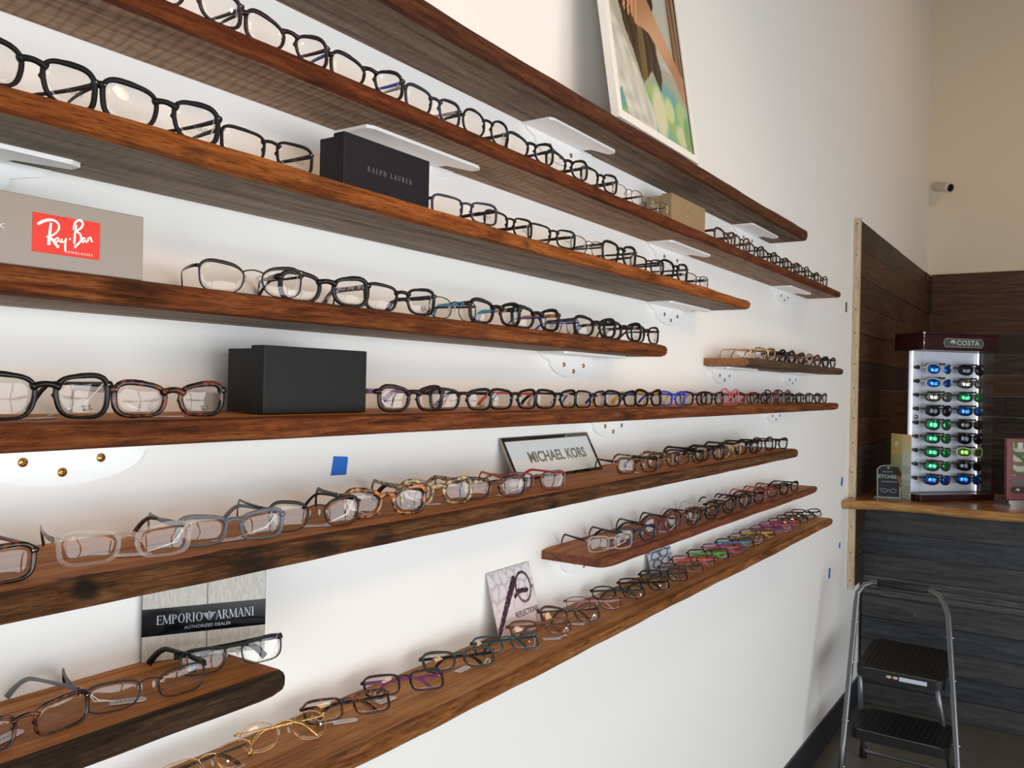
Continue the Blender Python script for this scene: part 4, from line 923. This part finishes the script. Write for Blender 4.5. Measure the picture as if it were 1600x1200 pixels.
DK = [wood('dark_board_a', (30, 31, 33), (52, 54, 58), (72, 74, 78), (16, 1.3, 16), rough=0.4, bump=0.3, knots=0.3, seed=4),
      wood('dark_board_b', (34, 33, 32), (60, 60, 62), (84, 82, 78), (16, 1.3, 16), rough=0.45, bump=0.4, knots=0.3, seed=8),
      wood('dark_board_c', (40, 38, 36), (78, 76, 74), (120, 116, 108), (20, 1.0, 22), rough=0.5, bump=0.6, knots=0.4, seed=12)]
b = MB(); z = 0.0
hs = [.118, .118, .12, .12, .12, .036, .036, .036, .12, .12, .12, .045, .016]
for k, h_ in enumerate(hs):
    if z+h_ > 1.104: h_ = 1.104-z
    mi = 2 if k in (5, 6, 7) else (0 if k % 2 else 1)
    b.box(4.95-4.95-0.012+0.002*(k % 3), 0.03, 1.2-3.45, 1.195-0.012, z+0.004, z+h_-0.004, mi); z += h_
b.box(0.0, 0.42, 1.2-3.45, 1.18, 0.0, 1.10, 0)
for (y, zz) in ((-0.28, 0.67), (-0.28, 0.52)): b.lathe([(0.012, 0), (0.012, 0.003), (0.006, 0.006)], 10, 2, Matrix.Translation((-0.012, y+1.2, zz)) @ Matrix.Rotation(-pi/2, 4, 'Y'))
b.build('plank_front', DK, ctr)

# ---------------------------------------------------------------- sunglasses display on the counter
CT = 1.1505
ANG = math.atan2(-0.656, 0.755)
M_WINE = wood('wine_stained_wood', (28, 9, 11), (48, 14, 17), (64, 22, 24), (1.2, 8, 8), rough=0.25, bump=0.05, knots=0.0, seed=5, spec=0.5)
M_ACRYL = lens_mat('clear_acrylic', (0.95, 0.96, 0.97), 1.5, 0.02)
M_LITE = plain('white_backboard', (236, 238, 246), 0.4)
M_CHROME = plain('chrome', (200, 200, 200), 0.12, 1.0)
dsp = empty('display_cabinet', (4.7206, -0.3275, CT), ANG); tag(dsp, 'clear-fronted counter display cabinet with wine-red top and base, full of sunglasses', 'display cabinet')
WD = 0.445; POLY = [(0, 0), (WD, 0), (WD, 0.19), (0, 0.19)]
b = MB(); b.prism([(p[0]+(0.012 if p[0] > 0.1 else -0.004), p[1]+(0.004 if p[1] > 0.1 else -0.008)) for p in POLY], 'z', 0, 0.034); b.build('base', M_WINE, dsp, 0.002)
b = MB(); PH = [(p[0]+(0.014 if p[0] > 0.1 else -0.008), p[1]+(0.006 if p[1] > 0.1 else -0.014)) for p in POLY]
b.prism(PH, 'z', 0.772, 0.852); b.prism([(p[0]*1.02-0.003, p[1]-0.004) for p in PH], 'z', 0.852, 0.862)
hd = b.build('header', M_WINE, dsp, 0.0015)
b = MB(); b.prism([(0.013, 0), (0.187, 0), (0.197, 0.0225), (0.187, 0.045), (0.013, 0.045), (0.003, 0.0225)], 'y', -0.003, 0)
pl = b.build('name_plate', plain('steel_plate', (190, 190, 190), 0.3, 0.7), hd, loc=(0.105, -0.0142, 0.789), rot=(0, 0, 0)); pl.scale = (1.3, 1, 1)
b = MB(); b.prism([(0.0145, 0.003), (0.1855, 0.003), (0.194, 0.0225), (0.1855, 0.042), (0.0145, 0.042), (0.006, 0.0225)], 'y', -0.0036, -0.003); b.build('plate_face', plain('grey_plate_face', (70, 74, 72), 0.4), pl)
text_on('COSTA', 0.034, plain('pale_lettering', (176, 184, 178), 0.4), hd, (0.105+0.155, -0.0185, 0.8115), bold=0.0008, space=1.1, sx=1.2)
M_PALE = plain('pale_lettering', (176, 184, 178), 0.4)
def crest(scale, ox, oz, y, parent, m=None, name='emblem'):
    st = [[(-1.0, -.3, .1), (-.7, .25, .45), (-.1, .62, .55), (.55, .5, .45), (.95, .05, .3), (.9, -.25, .1)], [(-.6, .0, .1), (-.1, .2, .35), (.2, -.1, .3), (.1, -.45, .15)], [(.2, .3, .2), (.45, .05, .22), (.5, -.4, .1)]]
    return link(name, ribbon_mesh(st, scale, m or M_PALE, 0.0006), parent, (ox, y, oz))
crest(0.016, 0.105+0.062, 0.8115, -0.018, hd)
b = MB(); b.lathe([(0.003, 0), (0.003, 0.077)], 10, 0, Matrix.Translation((-0.012, -0.022, 0.772))); b.lathe([(0.006, 0), (0.008, 0.004), (0.008, 0.012), (0.004, 0.014)], 12, 0, Matrix.Translation((-0.012, -0.022, 0.849))); b.build('hinge_pin', M_CHROME, hd)
# white boards
b = MB(); b.box(0.006, 0.438, 0.100, 0.106, 0.036, 0.770); b.build('back_board', M_LITE, dsp)
for x in (0.014, 0.428):
    b = MB(); b.lathe([(0.004, 0), (0.004, 0.73)], 12, 0, Matrix.Translation((x, 0.088, 0.038)))
    m_, nt_, bs_ = newmat('light_tube'); bs_.inputs['Emission Color'].default_value = (0.95, 0.97, 1, 1); bs_.inputs['Emission Strength'].default_value = 1.6
    b.build('light_tube', m_, dsp)
b = MB(); t = 0.004
for (p, q) in ((POLY[0], POLY[1]), (POLY[1], POLY[2]), (POLY[3], POLY[0])):
    d = Vector((q[0]-p[0], q[1]-p[1], 0)).normalized(); nrm = Vector((-d.y, d.x, 0))*t
    b.prism([(p[0], p[1]), (q[0], q[1]), (q[0]+nrm.x, q[1]+nrm.y), (p[0]+nrm.x, p[1]+nrm.y)], 'z', 0.0345, 0.7715)
tag(b.build('acrylic_case', M_ACRYL, dsp), 'clear acrylic case walls')
for z in (0.10, 0.40, 0.66):
    b = MB(); b.box(WD-0.045, WD-0.008, -0.004, -0.0005, z, z+0.035); b.build('acrylic_hinge', M_ACRYL, dsp)
b = MB(); T90 = Matrix.Rotation(pi/2, 4, 'X'); b.lathe([(0.012, 0), (0.012, 0.004), (0.006, 0.006), (0.006, 0.012)], 14, 0, Matrix.Translation((-0.02, 0.018, 0.43)) @ Matrix.Rotation(R(-20), 4, 'Z') @ T90); b.build('lock', M_CHROME, dsp)
SUNF = {'black': plain('sunglass_black', (16, 16, 18), 0.25), 'dark': plain('sunglass_brown', (44, 38, 34), 0.3), 'whitef': plain('sunglass_white', (226, 224, 220), 0.3)}
def mirror(name, rgb, rough=0.08):
    if name in MC: return MC[name]
    m, nt, b_ = newmat(name); b_.inputs['Base Color'].default_value = (*lin(rgb), 1); b_.inputs['Metallic'].default_value = 0.85; b_.inputs['Roughness'].default_value = rough; b_.inputs['Coat Weight'].default_value = 0.5
    tc = nt.nodes.new('ShaderNodeTexCoord'); n_ = nt.nodes.new('ShaderNodeTexNoise'); n_.inputs['Scale'].default_value = 30; nt.links.new(tc.outputs['Object'], n_.inputs['Vector'])
    mr = nt.nodes.new('ShaderNodeMapRange'); mr.inputs['To Min'].default_value = rough*0.8; mr.inputs['To Max'].default_value = rough*1.4; nt.links.new(n_.outputs['Fac'], mr.inputs['Value']); nt.links.new(mr.outputs[0], b_.inputs['Roughness'])
    MC[name] = m; return m
ML = {'blue': mirror('blue_mirror_lens', (20, 110, 225)), 'green': mirror('green_mirror_lens', (60, 190, 120)), 'lime': mirror('lime_mirror_lens', (120, 190, 60)), 'silver': mirror('silver_mirror_lens', (160, 156, 148)),
      'grey': mirror('grey_lens', (44, 50, 58)), 'black': plain('black_lens', (14, 16, 22), 0.08, coat=0.5)}
M_STK = plain('round_sticker', (200, 202, 196), 0.5)
_sg = {}
def sun_part(part, wrap, lensc, frc):
    key = (part, wrap, lensc, frc)
    if key in _sg: return _sg[key]
    b = MB(); a, bb = (0.032, 0.0225) if wrap else (0.030, 0.0265)
    yc = lambda x: 5.0*x*x
    def outl(side, grow=0.0):
        P = []
        for k in range(32):
            t = 2*pi*k/32; c, s_ = cos(t), sin(t); x = (a+grow)*math.copysign(abs(c)**0.75, c); z = (bb+grow)*math.copysign(abs(s_)**0.8, s_)
            z += 0.004*(x/a)*(1 if s_ > 0 else -0.6); z *= 1-0.22*max(0, x/a)*(1 if s_ < 0 else .4)
            P.append((side*(0.0375+x), z+0.024))
        return P
    if part == 'front':
        for side in (-1, 1):
            O, I = outl(side, 0.0035), outl(side, -0.001); vs = []
            for P, dy in ((I, -0.001), (O, -0.001), (O, 0.0025), (I, 0.0025)): vs += [(x, yc(x)+dy, z) for x, z in P]
            fs = []
            for q in range(4):
                for i in range(32): j = (i+1) % 32; fs.append((q*32+i, q*32+j, ((q+1) % 4)*32+j, ((q+1) % 4)*32+i))
            b.add(vs, fs, 0, True)
            b.tube([(side*0.066, yc(0.066), 0.034), (side*0.072, yc(0.07)+0.004, 0.034)], [0.005, 0.004], 8)
        b.tube([(-0.011, 0, 0.034), (0, -0.001, 0.037), (0.011, 0, 0.034)], [0.004, 0.003, 0.004], 8)
        b.tube([(-0.012, 0.002, 0.024), (-0.007, 0.008, 0.018)], [0.002, 0.002], 6); b.tube([(0.012, 0.002, 0.024), (0.007, 0.008, 0.018)], [0.002, 0.002], 6)
        me = b.mesh('frame_front', SUNF[frc])
    elif part in ('lens_l', 'lens_r'):
        side = -1 if part == 'lens_l' else 1; O = outl(side, -0.0008); n = 32; vs = []
        for dy in (-0.0005, 0.0012):
            for f_ in (1.0, 0.5): vs += [(side*0.0375+(x-side*0.0375)*f_, yc(side*0.0375+(x-side*0.0375)*f_)+dy-(1-f_)*0.003, 0.024+(z-0.024)*f_) for x, z in O]
            vs.append((side*0.0375, yc(0.0375)+dy-0.0025, 0.024))
        fs = []; o_ = 2*n+1
        for q in (0, 1):
            for i in range(n): j = (i+1) % n; fs += [(q*o_+i, q*o_+j, q*o_+n+j, q*o_+n+i), (q*o_+n+i, q*o_+n+j, q*o_+2*n)]
        for i in range(n): j = (i+1) % n; fs.append((i, j, o_+j, o_+i))
        b.add(vs, fs, 0, True); me = b.mesh('lens', ML[lensc])
    elif part == 'sticker':
        b.lathe([(0.006, 0), (0.006, 0.0003)], 14, 0, Matrix.Translation((0.052, yc(0.052)-0.0045, 0.032)) @ Matrix.Rotation(R(28), 4, 'Z') @ Matrix.Rotation(pi/2, 4, 'X')); me = b.mesh('sticker', M_STK)
    else:
        side = -1 if part == 'temple_l' else 1
        b.tube([(side*0.071, 0.028+0.0, 0.034), (side*0.072, 0.05, 0.034), (side*0.070, 0.085, 0.033), (side*0.066, 0.105, 0.026)], [0.004, 0.0045, 0.0038, 0.003], 8, 0, sx=0.45); me = b.mesh('temple', SUNF[frc])
    _sg[key] = me; return me
SUN = [('blue', 'whitef', 0, 1), ('grey', 'black', 0, 1), ('blue', 'whitef', 1, 0), ('silver', 'dark', 1, 0), ('silver', 'dark', 1, 0), ('green', 'dark', 1, 0), ('grey', 'black', 0, 1), ('blue', 'black', 1, 1),
       ('green', 'dark', 0, 1), ('black', 'black', 1, 0), ('green', 'black', 1, 0), ('grey', 'black', 0, 1), ('green', 'dark', 1, 0), ('lime', 'whitef', 1, 0), ('green', 'dark', 1, 0), ('grey', 'black', 1, 0), ('blue', 'black', 1, 0), ('blue', 'black', 1, 1)]
SCN = {'blue': 'blue-mirrored', 'grey': 'grey-lensed', 'silver': 'silver-mirrored', 'green': 'green-mirrored', 'black': 'black-lensed', 'lime': 'lime-mirrored'}
SFN = {'whitef': 'white-framed', 'black': 'black-framed', 'dark': 'brown-framed'}
ROWN = 'top second third fourth fifth sixth seventh eighth bottom'.split()
Md = Matrix.Translation((4.7206, -0.3275, CT)) @ Matrix.Rotation(ANG, 4, 'Z')
b = MB()
for i, (lc, fc, wr, stk) in enumerate(SUN):
    r_, c_ = divmod(i, 2); u = 0.136 + c_*0.200; z = 0.652 - r_*0.0715
    p = Md @ Vector((u, 0.018, z))
    o = empty('sunglasses', p, ANG - R(10)); tag(o, f"{SFN[fc]} {SCN[lc]} sunglasses on the {ROWN[r_]} row of the display cabinet, {'left' if c_ == 0 else 'right'} column", 'sunglasses', 'sunglasses in the display cabinet')
    for part, nm in (('front', 'frame_front'), ('lens_l', 'lens'), ('lens_r', 'lens'), ('temple_l', 'temple'), ('temple_r', 'temple')):
        lcc = lc if part != 'lens_r' else ('black' if lc != 'grey' else 'grey')
        link(nm, sun_part(part, wr, lc, fc), o)
    if stk: link('sticker', sun_part('sticker', wr, lc, fc), o)
    for du in (-0.012, 0.012):
        b = MB(); b.lathe([(0.0035, 0), (0.0035, 0.078), (0.0055, 0.080), (0.0055, 0.086)], 8, 0, Matrix.Translation((u+du, 0.100, z+0.050)) @ T90); b.build('peg', plain('black_pegs', (20, 20, 20), 0.4), dsp)
for k in range(9):
    b = MB(); b.lathe([(0.006, 0), (0.006, 0.016), (0.011, 0.018), (0.011, 0.030)], 10, 0, Matrix.Translation((0.036, 0.100, 0.685-k*0.0715)) @ T90)
    b.build('peg', plain('black_pegs', (20, 20, 20), 0.4), dsp)

# brochure, card and mirror stand on the counter
def broch(u, v):
    if u < .56:
        c = mixc((206, 186, 126), (214, 190, 120), v)
        if .34 < v < .62: c = mixc(c, (150, 176, 150), sstep(.66, .45, v)*.9)
        if .50 < v < .68 and abs(sin(u*30+v*24)) > .93: c = (70, 120, 120)
        if v < .42: c = mixc((202, 170, 110), (120, 88, 54), 0.5+0.5*sin(u*41+sin(v*37)*3)*sin(v*29))
        if .34 < v < .48 and .12 < u+(v-.41) < .5: c = (98, 66, 40)
        if math.hypot(u-.28, (v-.84)*1.8) < .085 and math.hypot(u-.33, (v-.82)*1.8) > .05: c = (236, 232, 210)
    else:
        c = mixc((206, 216, 200), (232, 200, 150), sstep(.6, 1, v))
        if v < .52: c = mixc(c, (150, 176, 168), .5)
        if v < .40: c = (206, 212, 206)
        if v < .30 and abs(sin(v*90)) > .6: c = (160, 160, 150)
    return c
o = picture('brochure', 0.150, 0.335, 40, 80, broch, vcol('brochure_print', 0.35), thick=0.0015); o.location = (4.778, -0.226, CT+0.001); o.rotation_euler = (0, 0, R(-131))
tag(o, 'tall beach-picture brochure leaning beside the display cabinet', 'brochure')
o = empty('counter_card', (4.742, -0.178, CT+0.001), R(-76), R(-24)); tag(o, 'small black counter card with white lettering and a clipped top, on the counter end', 'card')
b = MB(); b.prism([(-0.056, 0.004), (0.056, 0.004), (0.056, 0.160), (0.036, 0.178), (0.0, 0.184), (-0.036, 0.178), (-0.056, 0.160)], 'y', 0, 0.003); cd_ = b.build('board', M_PALE, o)
b = MB(); b.prism([(-0.051, 0.008), (0.051, 0.008), (0.051, 0.157), (0.034, 0.173), (0.0, 0.179), (-0.034, 0.173), (-0.051, 0.157)], 'y', -0.0008, 0); fc_ = b.build('face', plain('slate_card', (36, 44, 52), 0.45), o)
crest(0.008, 0, 0.165, -0.001, fc_)
text_on('ETCHED', 0.026, M_PALE, fc_, (0, -0.001, 0.117), bold=0.0006); text_on('KENNETH', 0.011, M_PALE, fc_, (-0.004, -0.001, 0.144)); text_on('IN ADVENTURE', 0.0105, M_PALE, fc_, (0.004, -0.001, 0.090))
b = MB(); b.box(-0.07, 0.07, -0.002, 0.06, 0, 0.002, 0, Matrix.Rotation(R(24), 4, 'X')); b.build('foot', M_PALE, o)
b = MB()
for s_ in (-1, 1): b.tube([(0.022*s_+0.016*cos(k*pi/6), -0.001, 0.042+0.009*sin(k*pi/6)) for k in range(12)], 0.0012, 6, closed=True)
b.tube([(-0.045, -0.001, 0.052), (-0.036, -0.001, 0.046)], 0.0012, 6); b.tube([(-0.006, -0.001, 0.044), (0.006, -0.001, 0.044)], 0.0012, 6); b.build('emblem', M_PALE, fc_)
M_REDST = plain('red_stand', (112, 24, 24), 0.3, coat=0.3)
ms = empty('mirror_stand', (4.875, -0.700, CT), R(-50)); tag(ms, 'dark red countertop mirror stand cut by the picture edge, showing painted plant reflections', 'mirror')
b = MB(); b.prism([(0.0, 0.028), (0.26, 0.028), (0.25, 0.335), (-0.004, 0.335)], 'y', 0, 0.02); b.build('panel', M_REDST, ms, 0.002)
def leaf_reflection(u, v):  # plant reflections painted into the mirror sheet's vertex colours
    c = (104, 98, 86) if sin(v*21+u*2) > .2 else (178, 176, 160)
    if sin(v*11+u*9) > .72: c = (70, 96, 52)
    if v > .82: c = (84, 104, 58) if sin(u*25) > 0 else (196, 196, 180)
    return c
pm = picture('mirror', 0.205, 0.165, 30, 30, leaf_reflection, vcol('painted_reflection', 0.12, 0.3), ms, thick=0.001, loc=(0.13, -0.0015, 0.150))
b = MB(); b.prism([(0.03, 0.105), (0.23, 0.105), (0.24, 0.119), (0.23, 0.133), (0.03, 0.133), (0.02, 0.119)], 'y', -0.002, -0.0002); b.build('nose_plate', plain('grey_plate_face', (70, 74, 72), 0.4), ms)
b = MB(); b.prism([(0.03, 0.062), (0.23, 0.062), (0.24, 0.078), (0.23, 0.094), (0.03, 0.094), (0.02, 0.078)], 'y', -0.002, -0.0002); b.build('name_plate', M_INK, ms)
crest(0.010, 0.055, 0.077, -0.0025, ms)
b = MB(); b.box(-0.004, 0.27, -0.03, 0.10, 0.0, 0.010); b.box(-0.004, 0.27, -0.02, 0.09, 0.014, 0.028); b.box(0.01, 0.25, -0.01, 0.08, 0.010, 0.014); b.build('foot', M_CHROME, ms)
# long-leaved plant beyond the counter, its leaves just reaching the picture
pt = empty('potted_plant', (6.55, -0.95, 0)); tag(pt, 'tall plant with narrow pointed leaves reaching past the picture edge', 'plant')
b = MB(); b.lathe([(0.13, 0), (0.17, 0.30), (0.18, 0.32), (0.165, 0.32), (0.15, 0.28)], 20); b.build('pot', plain('dark_pot', (60, 56, 52), 0.6), pt)
b = MB(); b.tube([(0, 0, 0.27), (0.01, 0.02, 0.7), (0, 0.03, 1.1), (0.02, 0.03, 1.42)], [0.018, 0.014, 0.01, 0.006], 8); b.build('stem', plain('plant_stem', (92, 84, 56), 0.7), pt)
M_LEAF = plain('plant_leaf', (112, 128, 96), 0.45, mottle=0.2)
rnd = random.Random(4)
for k in range(16):
    a = k*2.4; z = 0.85+k*0.04; ln = 0.34+0.06*rnd.random(); el = 0.5+0.3*sin(k); b = MB(); vs = []; nn = 8
    if k == 12: a = R(112); z = 1.36; ln = 0.33; el = 0.35
    if k == 13: a = R(100); z = 1.42; ln = 0.30; el = 0.75
    for i in range(nn+1):
        t_ = i/nn; r_ = ln*t_; wd = 0.022*sin(pi*min(1, t_*0.93+0.07)); zz = z + r_*el - 1.1*r_*r_
        for sd, dz in ((-1, 0.004), (0, -0.002), (1, 0.004)): vs.append((r_*cos(a)-sd*wd*sin(a), r_*sin(a)+sd*wd*cos(a), zz+dz))
    vs2 = [(p[0], p[1], p[2]-0.001) for p in vs]; N_ = len(vs); fs = []
    for i in range(nn):
        for j in (0, 1): q = i*3+j; fs += [(q, q+1, q+4, q+3), (N_+q+3, N_+q+4, N_+q+1, N_+q)]
        fs += [(i*3, i*3+3, N_+i*3+3, N_+i*3), (i*3+2, N_+i*3+2, N_+i*3+5, i*3+5)]
    b.add(vs+vs2, fs, 0, True); b.build('leaf', M_LEAF, pt)

# security camera on the far wall
sc_o = empty('security_camera', (7.2, -0.055, H+1.59)); tag(sc_o, 'small white bullet security camera high on the far wall', 'security camera')
M_CAMW = plain('camera_white', (214, 208, 198), 0.4)
b = MB(); b.lathe([(0.036, 0), (0.036, 0.012), (0.02, 0.02)], 20, 0, Matrix.Rotation(-pi/2, 4, 'Y')); b.build('mount', M_CAMW, sc_o)
DIR = Vector((-0.62, -0.72, -0.30)).normalized(); Q = Matrix.Translation(Vector((-0.03, -0.005, 0))) @ DIR.to_track_quat('Z', 'Y').to_matrix().to_4x4()
b = MB(); b.lathe([(0.02, -0.02), (0.033, 0.0), (0.034, 0.10), (0.036, 0.105), (0.036, 0.13), (0.031, 0.135)], 22, 0, Q); b.build('body', M_CAMW, sc_o)
b = MB(); b.lathe([(0.029, 0.1345), (0.029, 0.137), (0.012, 0.138)], 20, 0, Q); b.build('lens', M_BACR, sc_o)

# ---------------------------------------------------------------- folding step stool
stl = empty('step_stool', (4.0, -0.36, 0)); tag(stl, 'folding two-step stool with grey tube legs and black ribbed treads', 'step stool')
M_TUBE = plain('grey_tube', (112, 114, 116), 0.32, 0.7); M_TREAD = plain('black_tread', (11, 11, 12), 0.5, bump=0.5, bscale=120); M_GRIP = plain('black_grip', (20, 20, 20), 0.7)
P0 = Vector((4.0, -0.36, 0)); q = lambda x, y, z: tuple(Vector((x, y, z))-P0)
ys = lambda z: (-0.155+0.0*z, 0)   # unused spread helper
def leg(z, s_):                     # front rail: leans back and narrows upwards
    t_ = z/0.82; return q(3.76+0.36*t_, (-0.175 if s_ > 0 else -0.635) + (0.012 if s_ > 0 else 0.105)*t_ , z)
path = [leg(z, 1) for z in (0.01, 0.2, 0.4, 0.6, 0.74)]
ytl, ytr = -0.163, -0.53
path += [q(4.095, ytl-0.006, 0.785), q(4.108, ytl-0.03, 0.820), q(4.115, ytl-0.065, 0.835)]
path += [q(4.115, -0.30, 0.838), q(4.115, -0.40, 0.838)]
path += [q(4.115, ytr+0.065, 0.835), q(4.108, ytr+0.03, 0.820), q(4.095, ytr+0.006, 0.785)] + [leg(z, -1) for z in (0.74, 0.6, 0.4, 0.2, 0.01)]
b = MB(); b.tube(path, 0.0125, 12); b.build('front_frame', M_TUBE, stl)
b = MB(); b.tube([q(4.115, -0.248, 0.8365), q(4.115, -0.455, 0.8385)], 0.018, 14); b.build('grip', M_GRIP, stl)
for s_, yb, yt in ((1, -0.185, -0.19), (-1, -0.55, -0.50)):
    b = MB(); b.tube([q(4.20, yb, 0.015), q(4.12, (yb+yt)/2, 0.25), q(4.06, yt, 0.455)], 0.011, 10); b.build('rear_leg', M_TUBE, stl)
    b = MB(); b.lathe([(0.016, 0), (0.017, 0.05), (0.012, 0.055)], 12, 0, Matrix.Translation(q(4.20, yb, 0.0))); b.build('rubber_foot', M_GRIP, stl)
    b = MB(); b.lathe([(0.016, 0), (0.017, 0.04), (0.0135, 0.045)], 12, 0, Matrix.Translation(leg(0.0, s_))); b.build('rubber_foot', M_GRIP, stl)
b = MB(); b.tube([q(4.19, -0.185, 0.05), q(4.19, -0.20, 0.035), q(4.19, -0.53, 0.035), q(4.19, -0.55, 0.05)], 0.009, 10); b.build('rear_crossbar', M_TUBE, stl)
def tread(x0, x1, y0, y1, z0, z1, name='tread'):
    """x0 front edge, x1 back edge; z rises towards the back"""
    b = MB(); n_ = 26; c = 0.03
    fr = (x0, z0); bk = (x1, z1)
    def P(x, y, dz): t_ = (x-x0)/(x1-x0); return q(x, y, z0+(z1-z0)*t_+dz)
    outline_ = [(x0, y0-c), (x0+c*0.4, y0-c*0.3), (x0+c, y0), (x1-c, y0-0.012), (x1, y0-0.012-c), (x1, y1+0.012+c), (x1-c, y1+0.012), (x0+c, y1), (x0+c*0.4, y1+c*0.3), (x0, y1+c)]
    top = [P(x, y, 0) for x, y in outline_]; bot = [P(x, y, -0.042) for x, y in outline_]; m_ = len(top)
    b.add(top+bot, [tuple(range(m_)), tuple(range(m_, 2*m_))[::-1]] + [(i, (i+1) % m_, m_+(i+1) % m_, m_+i) for i in range(m_)], 0)
    for k in range(16):
        y = y0-0.03-(y0-y1-0.06)*k/15.0
        b.add([P(x0+0.02, y-0.004, 0.0002), P(x1-0.02, y-0.010-0.004, 0.0002), P(x1-0.02, y-0.010+0.004, 0.0002), P(x0+0.02, y+0.004, 0.0002),
               P(x0+0.02, y-0.002, 0.003), P(x1-0.02, y-0.012, 0.003), P(x1-0.02, y-0.008, 0.003), P(x0+0.02, y+0.002, 0.003)],
              [(4, 5, 6, 7), (0, 1, 5, 4), (1, 2, 6, 5), (2, 3, 7, 6), (3, 0, 4, 7)], 0)
    b.tube([P(x0+0.001, y0-c, 0.001), P(x0+0.001, y1+c, 0.001)], 0.0022, 6, 1)
    return b.build(name, [M_TREAD, M_TUBE], stl, 0.002)
tread(3.945, 4.27, -0.195, -0.545, 0.495, 0.545)
tread(3.875, 4.15, -0.190, -0.575, 0.245, 0.255)
b = MB(); b.box(*[v for v in (q(3.9435, -0.385, 0.462)[0]-0.0006, q(3.9435, 0, 0)[0]+0.001, q(0, -0.480, 0)[1], q(0, -0.372, 0)[1], 0.466, 0.483)]); b.build('warning_label', plain('label_white', (205, 212, 224), 0.5), stl)
for y in (-0.330, -0.356):
    b = MB(); b.lathe([(0.011, 0), (0.011, 0.0008)], 14, 0, Matrix.Translation(q(3.9445, y, 0.475)) @ Matrix.Rotation(-pi/2, 4, 'Y') @ Matrix.Diagonal((0.6, 1, 1, 1)))
    b.build('round_label', plain('label_pink', (220, 176, 170), 0.5), stl)
b = MB()
for s_ in (1, -1):
    for z in (0.10, 0.27, 0.50, 0.66):
        p = leg(z, s_); b = MB(); b.lathe([(0.004, -0.0145), (0.004, 0.0145)], 8, 0, Matrix.Translation(p) @ Matrix.Rotation(pi/2, 4, 'X'))
        b.build('rivet', M_CHROME, stl)
